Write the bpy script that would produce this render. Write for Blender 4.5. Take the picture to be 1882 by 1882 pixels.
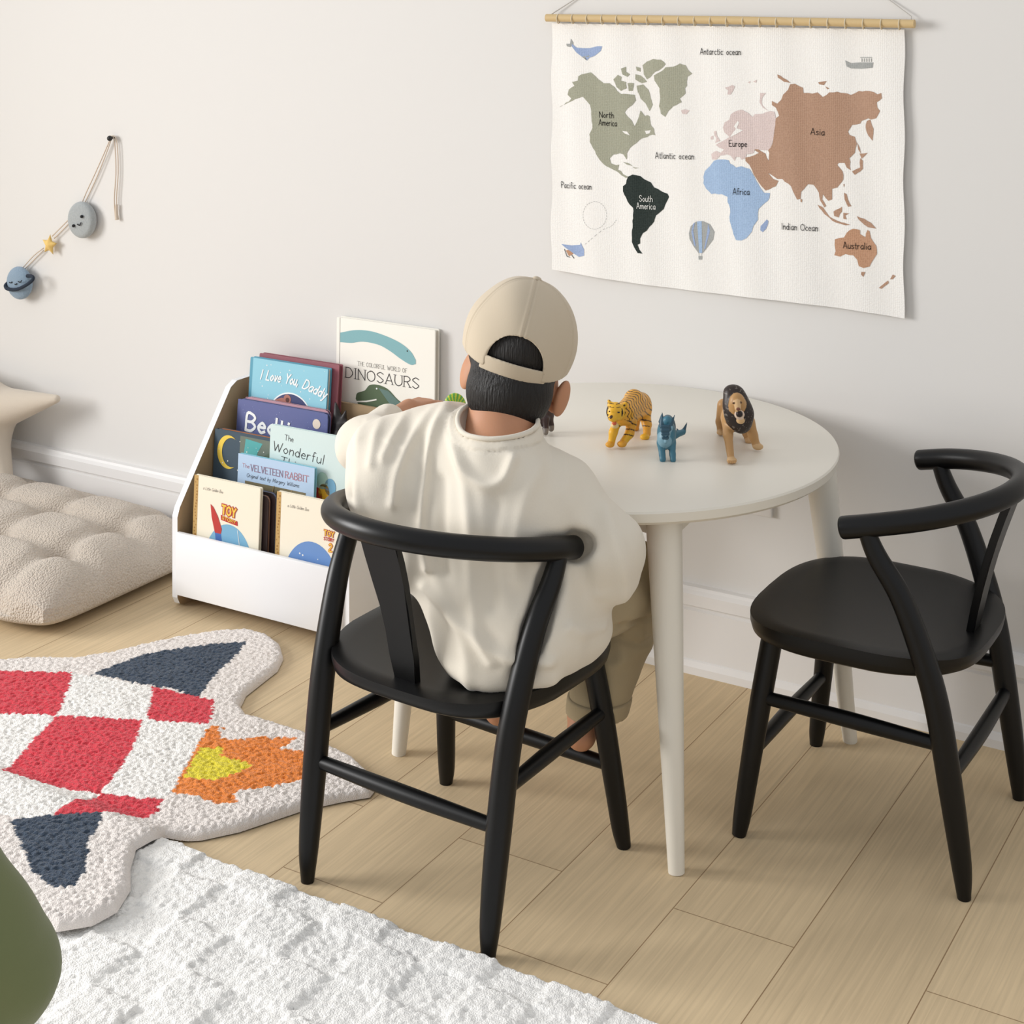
import bpy, bmesh, math, random
import numpy as np
from mathutils import Vector, Matrix
from mathutils.geometry import delaunay_2d_cdt
for o in list(bpy.data.objects): bpy.data.objects.remove(o)
C = bpy.context.scene.collection
rnd = random.Random(7)
# ---------------------------------------------------------------- camera
FPX, CXP, HOR, EYE, BACK = 2955.0, 941.0, -50.0, 1.3, 2.751
YAW = math.atan(1764/2955.0)
cam_d = bpy.data.cameras.new('camera'); cam = bpy.data.objects.new('camera', cam_d); C.objects.link(cam)
cam.location = (0, -BACK, EYE); cam.rotation_euler = (math.pi/2, 0, YAW)
cam_d.sensor_width = 36; cam_d.lens = 36*FPX/1882; cam_d.shift_y = (HOR-941)/1882
cam_d.clip_start = 0.05
bpy.context.scene.camera = cam
# ---------------------------------------------------------------- light
world = bpy.data.worlds.new('daylight'); bpy.context.scene.world = world; world.use_nodes = True
world.node_tree.nodes['Background'].inputs[0].default_value = (0.96, 0.975, 1.0, 1)
world.node_tree.nodes['Background'].inputs[1].default_value = 0.70
def area(name, loc, target, sx, sy, power, col):
    l = bpy.data.lights.new(name, 'AREA'); l.shape = 'RECTANGLE'; l.size = sx; l.size_y = sy; l.energy = power; l.color = col
    o = bpy.data.objects.new(name, l); C.objects.link(o); o.location = loc
    o.rotation_euler = (Vector(target)-Vector(loc)).to_track_quat('-Z', 'Y').to_euler(); return o
area('window_daylight', (-4.86, -2.75, 1.50), (0.2, -1.1, 0.4), 1.9, 1.6, 83, (1.0, 0.99, 0.98)).data.spread = math.radians(115)
vs = bpy.context.scene.view_settings
vs.view_transform = 'Standard'; vs.look = 'None'; vs.gamma = 1; vs.use_curve_mapping = False; vs.exposure = 0.0

# ---------------------------------------------------------------- helpers
Fw = (-math.sin(YAW), math.cos(YAW)); Rw = (math.cos(YAW), math.sin(YAW))
def at(px, py, z):                       # a point seen at (px,py), z metres in front of the camera
    x = (px-CXP)*z/FPX
    return Vector((z*Fw[0]+x*Rw[0], -BACK+z*Fw[1]+x*Rw[1], EYE-(py-HOR)*z/FPX))
def on_floor(px, py, h=0.0):
    p = at(px, py, FPX*(EYE-h)/(py-HOR)); return Vector((p.x, p.y, h))
def on_wall(px, py, Y=0.0):
    dx = (px-CXP)/FPX; d = (Fw[0]+dx*Rw[0], Fw[1]+dx*Rw[1]); t = (Y+BACK)/d[1]
    return Vector((d[0]*t, Y, EYE-(py-HOR)*t/FPX))
def lin(c):
    return tuple(((v/255)/12.92 if v/255 <= .04045 else ((v/255+.055)/1.055)**2.4) for v in c)+(1,)
MATS = {}
def mat(name, col, rough=.6, bump=None, spec=.5, sheen=0, vcol=False, weave=None, subs=0):
    if name in MATS: return MATS[name]
    m = bpy.data.materials.new(name); m.use_nodes = True; nt = m.node_tree; b = nt.nodes['Principled BSDF']
    b.inputs['Base Color'].default_value = lin(col); b.inputs['Roughness'].default_value = rough
    b.inputs['Specular IOR Level'].default_value = spec
    if sheen: b.inputs['Sheen Weight'].default_value = sheen; b.inputs['Sheen Roughness'].default_value = .5
    if subs:
        b.inputs['Subsurface Weight'].default_value = subs; b.inputs['Subsurface Radius'].default_value = (.02, .008, .004)
        b.inputs['Subsurface Scale'].default_value = .5
    if vcol:
        a = nt.nodes.new('ShaderNodeVertexColor'); a.layer_name = 'Col'; nt.links.new(a.outputs[0], b.inputs['Base Color'])
    if bump:                              # (kind, scale, strength, distance, squash)
        tc = nt.nodes.new('ShaderNodeTexCoord'); mp = nt.nodes.new('ShaderNodeMapping')
        mp.inputs['Scale'].default_value = bump[4] if len(bump) > 4 else (1, 1, 1)
        nt.links.new(tc.outputs['Object'], mp.inputs[0])
        if bump[0] == 'voronoi':
            t = nt.nodes.new('ShaderNodeTexVoronoi'); t.inputs['Scale'].default_value = bump[1]; t.inputs['Randomness'].default_value = .3 if weave and bump[1] == 260 else 1; out = t.outputs['Distance']
        else:
            t = nt.nodes.new('ShaderNodeTexNoise'); t.inputs['Scale'].default_value = bump[1]; t.inputs['Detail'].default_value = 4; out = t.outputs['Fac']
        nt.links.new(mp.outputs[0], t.inputs['Vector'])
        bp = nt.nodes.new('ShaderNodeBump'); bp.inputs['Strength'].default_value = bump[2]; bp.inputs['Distance'].default_value = bump[3]
        if bump[0] == 'voronoi': bp.invert = True
        nt.links.new(out, bp.inputs['Height']); nt.links.new(bp.outputs[0], b.inputs['Normal'])
        if weave:                         # colour variation of the cloth itself
            mx = nt.nodes.new('ShaderNodeMix'); mx.data_type = 'RGBA'
            mx.inputs[6].default_value = lin(col); mx.inputs[7].default_value = lin(weave)
            nt.links.new(out, mx.inputs[0]); nt.links.new(mx.outputs[2], b.inputs['Base Color'])
    MATS[name] = m; return m
def link(name, me, parent=None, mats=None, smooth=False):
    o = bpy.data.objects.new(name, me); C.objects.link(o)
    if mats:
        for m in (mats if isinstance(mats, (list, tuple)) else [mats]): me.materials.append(m)
    if smooth: me.polygons.foreach_set('use_smooth', [True]*len(me.polygons))
    if parent: o.parent = parent; o.matrix_parent_inverse = Matrix.Translation(parent.location).inverted() if parent.get('_w') else Matrix()
    return o
def from_bm(name, bm, m, parent=None, smooth=False, auto=None):
    me = bpy.data.meshes.new(name); bm.normal_update(); bm.to_mesh(me); bm.free()
    o = link(name, me, parent, m, smooth)
    if auto:
        me.polygons.foreach_set('use_smooth', [True]*len(me.polygons))
        bb = bmesh.new(); bb.from_mesh(me)
        for e in bb.edges:
            if len(e.link_faces) == 2 and e.calc_face_angle(0) > math.radians(auto): e.smooth = False
        bb.to_mesh(me); bb.free()
    return o
def tag(o, label, cat, group=None, kind=None):
    o['label'] = label; o['category'] = cat
    if group: o['group'] = group
    if kind: o['kind'] = kind
    return o
def thing(name, label, cat, loc=(0, 0, 0), group=None, world_parts=True):
    o = bpy.data.objects.new(name, None); C.objects.link(o); o.location = loc; o.empty_display_size = .05
    if world_parts: o['_w'] = 1            # its parts are given in room coordinates
    return tag(o, label, cat, group)
def structure(o): o['kind'] = 'structure'; return o
def bm_box(bm, x0, x1, y0, y1, z0, z1, bevel=0, seg=2, mi=0, mtx=None):
    r = bmesh.ops.create_cube(bm, size=1)['verts']
    for v in r:
        v.co = Vector(((x0+x1)/2+v.co.x*(x1-x0), (y0+y1)/2+v.co.y*(y1-y0), (z0+z1)/2+v.co.z*(z1-z0)))
        if mtx: v.co = mtx @ v.co
    fs = set(f for v in r for f in v.link_faces)
    for f in fs: f.material_index = mi
    if bevel:
        es = set(e for v in r for e in v.link_edges)
        bmesh.ops.bevel(bm, geom=list(es), offset=bevel, segments=seg, affect='EDGES', profile=.5)
def box(name, x0, x1, y0, y1, z0, z1, m, parent=None, bevel=0, seg=2):
    bm = bmesh.new(); bm_box(bm, x0, x1, y0, y1, z0, z1, bevel, seg); return from_bm(name, bm, m, parent, auto=40 if bevel else None)
def catmull(pts, n=8):
    pts = [np.array(p, float) for p in pts]; P = [2*pts[0]-pts[1]]+pts+[2*pts[-1]-pts[-2]]; out = []
    for i in range(1, len(P)-2):
        a, b, c, d = P[i-1:i+3]
        for k in range(n):
            t = k/n; out.append(.5*((2*b)+(c-a)*t+(2*a-5*b+4*c-d)*t*t+(3*b-a-3*c+d)*t**3))
    out.append(pts[-1]); return out
def bm_tube(bm, pts, rads, sides=16, n=8, flat=1.0, cap=True, mi=0, round_end=0):
    """tube through pts with a radius at each point"""
    data = [list(p)+[r] for p, r in zip(pts, rads)] if hasattr(rads, '__len__') else [list(p)+[rads] for p in pts]
    d = catmull(data, n) if len(data) > 2 else [np.array(q, float) for q in data]
    if round_end:                          # eased ends
        def ends(d):
            a, b = d[0], d[1]; t = (a[:3]-b[:3])/np.linalg.norm(a[:3]-b[:3]); r = a[3]; out = []
            for k in (80, 55, 30):
                s = math.radians(k); out.append(np.append(a[:3]+t*r*round_end*math.sin(s), r*(1-round_end+round_end*math.cos(s))))
            return out+list(d)
        d = ends(d); d = ends(d[::-1])[::-1]
    up = None; prev = None; first = None
    for i, q in enumerate(d):
        p = Vector(q[:3]); r = q[3]
        t = Vector(d[min(i+1, len(d)-1)][:3]-d[max(i-1, 0)][:3]).normalized()
        if up is None: up = t.orthogonal().normalized()
        else: up = (up-t*up.dot(t)).normalized()
        s = t.cross(up)
        ring = [bm.verts.new(p+(up*math.cos(2*math.pi*k/sides)+s*math.sin(2*math.pi*k/sides)*flat)*r) for k in range(sides)]
        if prev:
            for k in range(sides):
                f = bm.faces.new((prev[k], prev[(k+1) % sides], ring[(k+1) % sides], ring[k])); f.material_index = mi
        else: first = ring
        prev = ring
    if cap:
        f = bm.faces.new(first[::-1]); f.material_index = mi; f = bm.faces.new(prev); f.material_index = mi
def tube(name, pts, rads, m, parent=None, **k):
    bm = bmesh.new(); bm_tube(bm, pts, rads, **k); return from_bm(name, bm, m, parent, auto=50)
def np_mesh(name, V, Fc, m, parent=None, cols=None, smooth=True):
    me = bpy.data.meshes.new(name); V = np.asarray(V, np.float32); Fc = np.asarray(Fc, np.int32)
    me.vertices.add(len(V)); me.vertices.foreach_set('co', V.ravel())
    k = Fc.shape[1]; me.loops.add(Fc.size); me.loops.foreach_set('vertex_index', Fc.ravel())
    me.polygons.add(len(Fc)); me.polygons.foreach_set('loop_start', np.arange(0, Fc.size, k, dtype=np.int32))
    me.polygons.foreach_set('loop_total', np.full(len(Fc), k, np.int32))
    me.update(calc_edges=True); me.validate()
    if cols is not None:
        a = me.color_attributes.new('Col', 'FLOAT_COLOR', 'POINT')
        a.data.foreach_set('color', np.asarray(cols, np.float32).ravel())
    return link(name, me, parent, m, smooth)
# --- solid modelling with distance fields (surface nets)
def rcone(a, b, ra, rb):
    a, b = np.array(a, np.float32), np.array(b, np.float32); ab = b-a; L = float(ab@ab)+1e-12; R = max(ra, rb)
    def f(P):
        t = np.clip(((P-a)@ab)/L, 0, 1)
        return np.linalg.norm(P-a-t[..., None]*ab, axis=-1)-(ra+(rb-ra)*t)
    return f, np.minimum(a, b)-R, np.maximum(a, b)+R
def ell(c, r, M=None):
    c = np.array(c, np.float32); r = np.array(r, np.float32); Mi = None if M is None else np.array(M.to_3x3().transposed(), np.float32)
    def f(P):
        q = P-c
        if Mi is not None: q = q@Mi.T
        k0 = np.linalg.norm(q/r, axis=-1); k1 = np.linalg.norm(q/(r*r), axis=-1)+1e-9
        return k0*(k0-1)/k1
    R = float(r.max()); return f, c-R, c+R
def smin(a, b, k):
    h = np.clip(.5+.5*(b-a)/k, 0, 1); return b*(1-h)+a*h-k*h*(1-h)
def solid(name, prims, res, m, parent=None, k=.01, carve=(), colors=None, colfn=None, disp=None, cut=None):
    """prims: list of (f, lo, hi[, k]); carve: subtracted ones; colors: one colour per prim"""
    lo = np.min([p[1] for p in prims], 0)-3*res; hi = np.max([p[2] for p in prims], 0)+3*res
    n = np.ceil((hi-lo)/res).astype(int)+1
    ax = [lo[i]+res*np.arange(n[i], dtype=np.float32) for i in range(3)]
    D = np.full(n, .1, np.float32)
    def sub(p, pad):
        s = []
        for i in range(3):
            a = max(0, int((p[1][i]-pad-lo[i])/res)); b = min(n[i], int((p[2][i]+pad-lo[i])/res)+2); s.append(slice(a, max(b, a+1)))
        G = np.stack(np.meshgrid(ax[0][s[0]], ax[1][s[1]], ax[2][s[2]], indexing='ij'), -1); return tuple(s), G
    for p in prims:
        kk = p[3] if len(p) > 3 else k
        s, G = sub(p, kk+3*res); D[s] = smin(D[s], p[0](G).astype(np.float32), kk)
    for p in carve:
        kk = p[3] if len(p) > 3 else .003
        s, G = sub(p, kk+3*res); D[s] = -smin(-D[s], p[0](G).astype(np.float32), kk)
    if cut is not None:
        G = np.stack(np.meshgrid(*ax, indexing='ij'), -1); D = np.maximum(D, cut(G))
    S = D < 0
    cor = np.zeros(n-1, np.int8)
    for dx in (0, 1):
        for dy in (0, 1):
            for dz in (0, 1): cor += S[dx:n[0]-1+dx, dy:n[1]-1+dy, dz:n[2]-1+dz]
    act = (cor > 0) & (cor < 8); idx = np.full(n-1, -1, np.int32); I = np.argwhere(act); idx[act] = np.arange(len(I))
    acc = np.zeros((len(I), 3)); cnt = np.zeros(len(I))
    cs = [np.array(c) for c in ((0,0,0),(1,0,0),(0,1,0),(0,0,1),(1,1,0),(1,0,1),(0,1,1),(1,1,1))]
    for i in range(8):
        for j in range(i+1, 8):
            if abs(cs[i]-cs[j]).sum() != 1: continue
            A = I+cs[i]; B = I+cs[j]; da = D[tuple(A.T)]; db = D[tuple(B.T)]; mk = (da < 0) != (db < 0)
            t = np.where(mk, da/np.where(mk, da-db, 1), 0)[:, None]
            acc += np.where(mk[:, None], A+(B-A)*t, 0); cnt += mk
    V = lo+res*acc/cnt[:, None]
    faces = []
    for a in range(3):
        b, c = (a+1) % 3, (a+2) % 3
        s0 = [slice(None)]*3; s1 = [slice(None)]*3; s0[a] = slice(0, -1); s1[a] = slice(1, None)
        e0, e1 = S[tuple(s0)], S[tuple(s1)]
        for flip, mk in ((False, e0 & ~e1), (True, ~e0 & e1)):
            E = np.argwhere(mk); E = E[(E[:, b] > 0) & (E[:, c] > 0) & (E[:, b] < n[b]-1) & (E[:, c] < n[c]-1)]
            if not len(E): continue
            ub = np.eye(3, dtype=int)[b]; uc = np.eye(3, dtype=int)[c]
            q = [idx[tuple((E-o).T)] for o in (ub+uc, uc, 0*ub, ub)]
            if flip: q = q[::-1]
            faces.append(np.stack(q, -1))
    Fc = np.concatenate(faces); Fc = Fc[(Fc >= 0).all(1)]
    def normals(V):
        N = np.zeros_like(V); fn = np.cross(V[Fc[:, 2]]-V[Fc[:, 0]], V[Fc[:, 3]]-V[Fc[:, 1]])
        for i in range(4): np.add.at(N, Fc[:, i], fn)
        return N/(np.linalg.norm(N, axis=1)[:, None]+1e-12)
    # one relaxation pass
    nb = np.zeros_like(V); ct = np.zeros(len(V))
    for i in range(4):
        np.add.at(nb, Fc[:, i], V[Fc[:, (i+1) % 4]]); np.add.at(ct, Fc[:, i], 1)
    V = .5*V+.5*nb/np.maximum(ct, 1)[:, None]
    if disp is not None: V = V+normals(V)*disp(V, normals(V))[:, None]
    cols = None
    if colors is not None:
        best = np.full(len(V), 1e9); cols = np.ones((len(V), 4))
        for p, c in zip(prims, colors):
            if c is None: continue
            d = p[0](V.astype(np.float32)); w = d < best; best[w] = d[w]; cols[w] = lin(c)
    if colfn is not None: cols = colfn(V, cols, normals(V))
    return np_mesh(name, V, Fc, m, parent, cols)

# --- flat printing: polygons in a sheet's own (u,v) plane, layered 0.25 mm apart
class Sheet:
    def __init__(s, bm, org, ux, uy, mats): s.bm, s.o, s.ux, s.uy, s.mats = bm, Vector(org), Vector(ux), Vector(uy), mats; s.n = s.ux.cross(s.uy).normalized(); s.k = 0
    def mi(s, m):
        if m not in s.mats: s.mats.append(m)
        return s.mats.index(m)
    def poly(s, pts, m, layer=1):
        pts = [p for i, p in enumerate(pts) if i == 0 or abs(p[0]-pts[i-1][0])+abs(p[1]-pts[i-1][1]) > 1e-7]
        a = sum(pts[i-1][0]*pts[i][1]-pts[i][0]*pts[i-1][1] for i in range(len(pts)))
        if a < 0: pts = pts[::-1]
        fs = [list(range(len(pts)))]
        if len(pts) > 5:
            r_ = delaunay_2d_cdt([Vector(p) for p in pts], [], fs, 1, 1e-6); pts = r_[0]; fs = r_[2]
        vv = [s.bm.verts.new(s.o+s.ux*u+s.uy*v+s.n*.00025*layer) for u, v in pts]
        for q in fs:
            a = sum(pts[q[i-1]][0]*pts[q[i]][1]-pts[q[i]][0]*pts[q[i-1]][1] for i in range(len(q)))
            try: f = s.bm.faces.new([vv[i] for i in (q if a > 0 else q[::-1])]); f.material_index = s.mi(m)
            except ValueError: pass
    def disc(s, c, r, m, layer=1, n=28, ry=None, a0=0, a1=360, clip=None):
        ry = ry or r; full = a1-a0 >= 360
        p = [(c[0]+r*math.cos(math.radians(a0+(a1-a0)*k/n)), c[1]+ry*math.sin(math.radians(a0+(a1-a0)*k/n))) for k in range(n if full else n+1)]
        if clip is not None: p = [(u, max(clip, v)) for u, v in p]
        s.poly(p, m, layer)
    def line(s, pts, w, m, layer=2):
        for a, b in zip(pts[:-1], pts[1:]):
            d = (b[0]-a[0], b[1]-a[1]); L = math.hypot(*d)
            if L < 1e-7: continue
            e = (d[0]/L*w*.35, d[1]/L*w*.35); q = (-d[1]/L*w/2, d[0]/L*w/2)
            s.k = (s.k+1) % 14; s.poly([(a[0]-e[0]+q[0], a[1]-e[1]+q[1]), (a[0]-e[0]-q[0], a[1]-e[1]-q[1]), (b[0]+e[0]-q[0], b[1]+e[1]-q[1]), (b[0]+e[0]+q[0], b[1]+e[1]+q[1])], m, layer+s.k*.06)
    def text(s, t, x, y, h, m, w=.12, layer=3, slant=0, rot=0, width=None, smooth=True, serif=False, gap=1.1):
        """stroke lettering, h = cap height; width = total width to fit"""
        tot = sum(GL.get(c, GL[' '])[0]+gap for c in t)-gap; k = h/6; kx = k if width is None else width/tot; cx = 0
        cr, sr = math.cos(rot), math.sin(rot)
        def T(p):
            a = (cx+p[0])*kx+p[1]*k*slant; b = p[1]*k; return (x+a*cr-b*sr, y+a*sr+b*cr)
        for c in t:
            g = GL.get(c, GL[' '])
            for st in g[1]:
                pts = catmull(st, 4) if smooth and len(st) > 2 and c.islower() | (c in 'OCSDPRBUGJQ2') else st
                s.line([T(p) for p in pts], w*h, m, layer)
                if serif:
                    for p in (st[0], st[-1]):
                        if p[1] in (0, 6): s.line([T((p[0]-.7, p[1])), T((p[0]+.7, p[1]))], w*h*.5, m, layer)
            cx += g[0]+gap
def G(w, s): return (w, [[tuple(map(float, p.split(','))) for p in st.split()] for st in s.split(';')] if s else [])
GL = {' ': G(2, ''), 'A': G(3.6, '0,0 1.8,6 3.6,0;.7,2 2.9,2'), 'N': G(3.4, '0,0 0,6 3.4,0 3.4,6'), 'S': G(3, '3,5.2 1.5,6 0,4.6 1.5,3.1 3,1.6 1.5,0 0,.9'),
 'E': G(2.8, '2.8,6 0,6 0,0 2.8,0;0,3 2.2,3'), 'P': G(2.8, '0,0 0,6 1.6,6 2.8,4.6 1.6,3.1 0,3'), 'I': G(.6, '.3,0 .3,6'), 'O': G(3.8, '1.9,6 .3,4.8 0,3 .4,1.1 1.9,0 3.4,1.1 3.8,3 3.4,4.9 1.9,6'),
 'B': G(3, '0,0 0,6 1.8,6 2.7,4.7 1.7,3.3 0,3.2;1.7,3.3 3,1.7 1.8,0 0,0'), 'D': G(3.4, '0,0 0,6;0,6 2,5.7 3.4,3 2,.3 0,0'), 'L': G(2.6, '0,6 0,0 2.6,0'), 'Y': G(3.4, '0,6 1.7,3 3.4,6;1.7,3 1.7,0'),
 'T': G(3.4, '0,6 3.4,6;1.7,6 1.7,0'), 'V': G(3.4, '0,6 1.7,0 3.4,6'), 'W': G(5, '0,6 1.3,0 2.5,4.6 3.7,0 5,6'), 'R': G(3, '0,0 0,6;0,6 1.8,6 2.9,4.6 1.7,3.1 0,3;1.4,3.1 3,0'),
 'C': G(3.2, '3.2,5 1.8,6 .2,4.7 0,3 .3,1.2 1.8,0 3.2,1'), 'H': G(3.3, '0,0 0,6;3.3,0 3.3,6;0,3 3.3,3'), 'F': G(2.7, '2.7,6 0,6 0,0;0,3 2,3'), 'G': G(3.4, '3.3,5 1.8,6 .2,4.7 0,3 .3,1.2 1.8,0 3.3,1 3.3,2.8 2,2.8'),
 'M': G(4.2, '0,0 .3,6 2.1,1.4 3.9,6 4.2,0'), 'U': G(3.3, '0,6 0,1.6 1.6,0 3.3,1.6 3.3,6'), '2': G(3, '0,4.8 1.5,6 2.9,4.6 1.6,2.4 0,0 3,0'), ',': G(.6, '.4,.6 0,-1'), '.': G(.5, '.2,0 .3,.4'),
 'a': G(2.4, '2.4,3.4 1.2,3.5 0,1.8 1,0 2.3,1.4;2.4,3.5 2.4,0'), 'b': G(2.4, '0,6 0,0;0,1.7 1.2,3.4 2.4,1.7 1.2,0 0,.8'), 'c': G(2, '2,3 1,3.5 0,1.8 1,0 2,.5'), 'd': G(2.4, '2.4,6 2.4,0;2.4,1.8 1.3,3.5 0,1.7 1.2,0 2.4,1.2'),
 'e': G(2.2, '0,1.9 2.2,2 1.2,3.5 0,1.8 1,0 2.2,.5'), 'f': G(1.8, '1.8,5.6 1,6 .7,4.6 .7,0;0,3.4 1.6,3.4'), 'g': G(2.3, '2.3,3.3 1.2,3.5 0,1.8 1.2,.2 2.3,1.8;2.3,3.5 2.3,-1 1.1,-2 .1,-1.3'), 'h': G(2.2, '0,6 0,0;0,2 1.2,3.5 2.2,2.4 2.2,0'),
 'i': G(.4, '.2,3.4 .2,0;.2,4.8 .25,5.1'), 'l': G(.5, '.2,6 .2,0'), 'm': G(3.8, '0,3.5 0,0;0,2 1,3.5 1.9,2.4 1.9,0;1.9,2 2.9,3.5 3.8,2.4 3.8,0'), 'n': G(2.1, '0,3.5 0,0;0,2 1.2,3.5 2.1,2.4 2.1,0'),
 'o': G(2.4, '1.2,3.5 0,1.8 1.2,0 2.4,1.8 1.2,3.5'), 'p': G(2.3, '0,3.4 0,-2;0,2 1.2,3.5 2.3,1.8 1.2,0 0,.8'), 'r': G(1.6, '0,3.5 0,0;0,2 .7,3.3 1.6,3.3'), 's': G(1.9, '1.9,3 .9,3.5 .1,2.6 1.8,1.1 .9,0 0,.5'),
 't': G(1.6, '.7,5.4 .7,.4 1.6,.1;0,3.5 1.6,3.5'), 'u': G(2.2, '0,3.5 0,1 1,0 2.2,1.2;2.2,3.5 2.2,0'), 'v': G(2, '0,3.5 1,0 2,3.5'), 'w': G(3.2, '0,3.5 .8,0 1.6,2.8 2.4,0 3.2,3.5'), 'x': G(2, '0,3.5 2,0;2,3.5 0,0'), 'y': G(2.2, '0,3.5 1.1,.4;2.2,3.5 .8,-1.5 0,-2')}
# --- looped pile: jittered tufts
def tuft_field(X, Y, cell, seed):
    """height 0..1 of rounded yarn loops and the centre of the nearest loop"""
    g = np.random.RandomState(seed); N = 512; jx = g.rand(N, N); jy = g.rand(N, N); hh = .55+.45*g.rand(N, N)
    ci = np.floor(X/cell).astype(int); cj = np.floor(Y/cell).astype(int)
    best = np.full(X.shape, 9.); cx = np.zeros_like(X); cy = np.zeros_like(X); ht = np.zeros_like(X)
    for a in (-1, 0, 1):
        for b in (-1, 0, 1):
            i = ci+a; j = cj+b; px = (i+jx[i % N, j % N])*cell; py = (j+jy[i % N, j % N])*cell
            d = np.hypot(X-px, Y-py)/cell; w = d < best
            best = np.where(w, d, best); cx = np.where(w, px, cx); cy = np.where(w, py, cy); ht = np.where(w, hh[i % N, j % N], ht)
    return ht*np.sqrt(np.clip(1-(best/.85)**2, 0, 1)), cx, cy
def inside(P, poly):
    x, y = P[..., 0], P[..., 1]; r = np.zeros(x.shape, bool); n = len(poly)
    for i in range(n):
        (x0, y0), (x1, y1) = poly[i-1], poly[i]
        if y0 == y1: continue
        r ^= ((y0 > y) != (y1 > y)) & (x < (x1-x0)*(y-y0)/(y1-y0)+x0)
    return r
def sdist(P, poly):
    d = np.full(P.shape[:-1], 9.); n = len(poly); g = np.zeros(P.shape)
    for i in range(n):
        a = np.array(poly[i-1]); b = np.array(poly[i]); ab = b-a; t = np.clip(((P-a)@ab)/(ab@ab+1e-12), 0, 1)
        q = a+t[..., None]*ab; e = np.linalg.norm(P-q, axis=-1); w = e < d; d = np.where(w, e, d); g = np.where(w[..., None], q, g)
    return np.where(inside(P, poly), -d, d), g
def value_noise(X, Y, s, seed):
    g = np.random.RandomState(seed).rand(256, 256); x = X/s; y = Y/s; i = np.floor(x).astype(int); j = np.floor(y).astype(int); u = x-i; v = y-j
    u = u*u*(3-2*u); v = v*v*(3-2*v); q = lambda a, b: g[(i+a) % 256, (j+b) % 256]
    return (q(0, 0)*(1-u)+q(1, 0)*u)*(1-v)+(q(0, 1)*(1-u)+q(1, 1)*u)*v
# ================================================================ room
def floor_mat():
    m = bpy.data.materials.new('oak_planks'); m.use_nodes = True; nt = m.node_tree; b = nt.nodes['Principled BSDF']; N = nt.nodes.new; L = nt.links.new
    tc = N('ShaderNodeTexCoord'); sp = N('ShaderNodeSeparateXYZ'); cb = N('ShaderNodeCombineXYZ'); L(tc.outputs['Object'], sp.inputs[0])
    ax = N('ShaderNodeMath'); ax.operation = 'ADD'; ax.inputs[1].default_value = .953+.177*21; L(sp.outputs['X'], ax.inputs[0])
    ay = N('ShaderNodeMath'); ay.operation = 'ADD'; ay.inputs[1].default_value = .717+2.1*4; L(sp.outputs['Y'], ay.inputs[0])
    L(ay.outputs[0], cb.inputs[0]); L(ax.outputs[0], cb.inputs[1])
    br = N('ShaderNodeTexBrick'); br.offset = .094; br.offset_frequency = 2; br.inputs['Scale'].default_value = 1
    br.inputs['Brick Width'].default_value = 2.1; br.inputs['Row Height'].default_value = .177; br.inputs['Mortar Size'].default_value = .0011
    br.inputs['Mortar Smooth'].default_value = .6; br.inputs['Bias'].default_value = -.1
    br.inputs['Color1'].default_value = lin((218, 195, 158)); br.inputs['Color2'].default_value = lin((208, 185, 149)); br.inputs['Mortar'].default_value = lin((150, 122, 90))
    L(cb.outputs[0], br.inputs[0])
    mp = N('ShaderNodeMapping'); mp.inputs['Scale'].default_value = (190, 5, 1); L(tc.outputs['Object'], mp.inputs[0])
    nz = N('ShaderNodeTexNoise'); nz.inputs['Scale'].default_value = 1; nz.inputs['Detail'].default_value = 5; nz.inputs['Distortion'].default_value = .6; L(mp.outputs[0], nz.inputs['Vector'])
    n2 = N('ShaderNodeTexNoise'); n2.inputs['Scale'].default_value = 5; L(tc.outputs['Object'], n2.inputs['Vector'])
    rp = N('ShaderNodeMapRange'); rp.inputs[1].default_value = .35; rp.inputs[2].default_value = .75; rp.inputs[3].default_value = 1.05; rp.inputs[4].default_value = .86; L(nz.outputs['Fac'], rp.inputs[0])
    r2 = N('ShaderNodeMapRange'); r2.inputs[1].default_value = .3; r2.inputs[2].default_value = .7; r2.inputs[3].default_value = .95; r2.inputs[4].default_value = 1.05; L(n2.outputs['Fac'], r2.inputs[0])
    mu = N('ShaderNodeMath'); mu.operation = 'MULTIPLY'; L(rp.outputs[0], mu.inputs[0]); L(r2.outputs[0], mu.inputs[1])
    hs = N('ShaderNodeHueSaturation'); L(br.outputs['Color'], hs.inputs['Color']); L(mu.outputs[0], hs.inputs['Value']); L(hs.outputs[0], b.inputs['Base Color'])
    bp = N('ShaderNodeBump'); bp.inputs['Strength'].default_value = .25; bp.inputs['Distance'].default_value = .001; L(nz.outputs['Fac'], bp.inputs['Height']); L(bp.outputs[0], b.inputs['Normal'])
    b.inputs['Roughness'].default_value = .62; b.inputs['Specular IOR Level'].default_value = .3
    return m
M_wall = mat('wall_paint', (222, 220, 217), .85, ('noise', 60, .06, .001), spec=.2)
M_trim = mat('white_trim', (230, 228, 226), .45)
structure(box('floor', -4.9, 1.2, -4.4, 0, -.05, 0, floor_mat()))
structure(box('wall_back', -4.9, 1.2, 0, .08, 0, 2.5, M_wall))
bm = bmesh.new()
for y0, y1, z0, z1 in ((-4.4, -3.7, 0, 2.5), (-1.8, 0, 0, 2.5), (-3.7, -1.8, 0, .7), (-3.7, -1.8, 2.3, 2.5)): bm_box(bm, -4.98, -4.9, y0, y1, z0, z1)
structure(from_bm('wall_left', bm, M_wall))
bm = bmesh.new()
for y0, y1, z0, z1 in ((-3.7, -3.65, .7, 2.3), (-1.85, -1.8, .7, 2.3), (-2.77, -2.73, .75, 2.25), (-3.7, -1.8, .7, .75), (-3.7, -1.8, 2.25, 2.3)): bm_box(bm, -4.97, -4.91, y0, y1, z0, z1)
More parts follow.
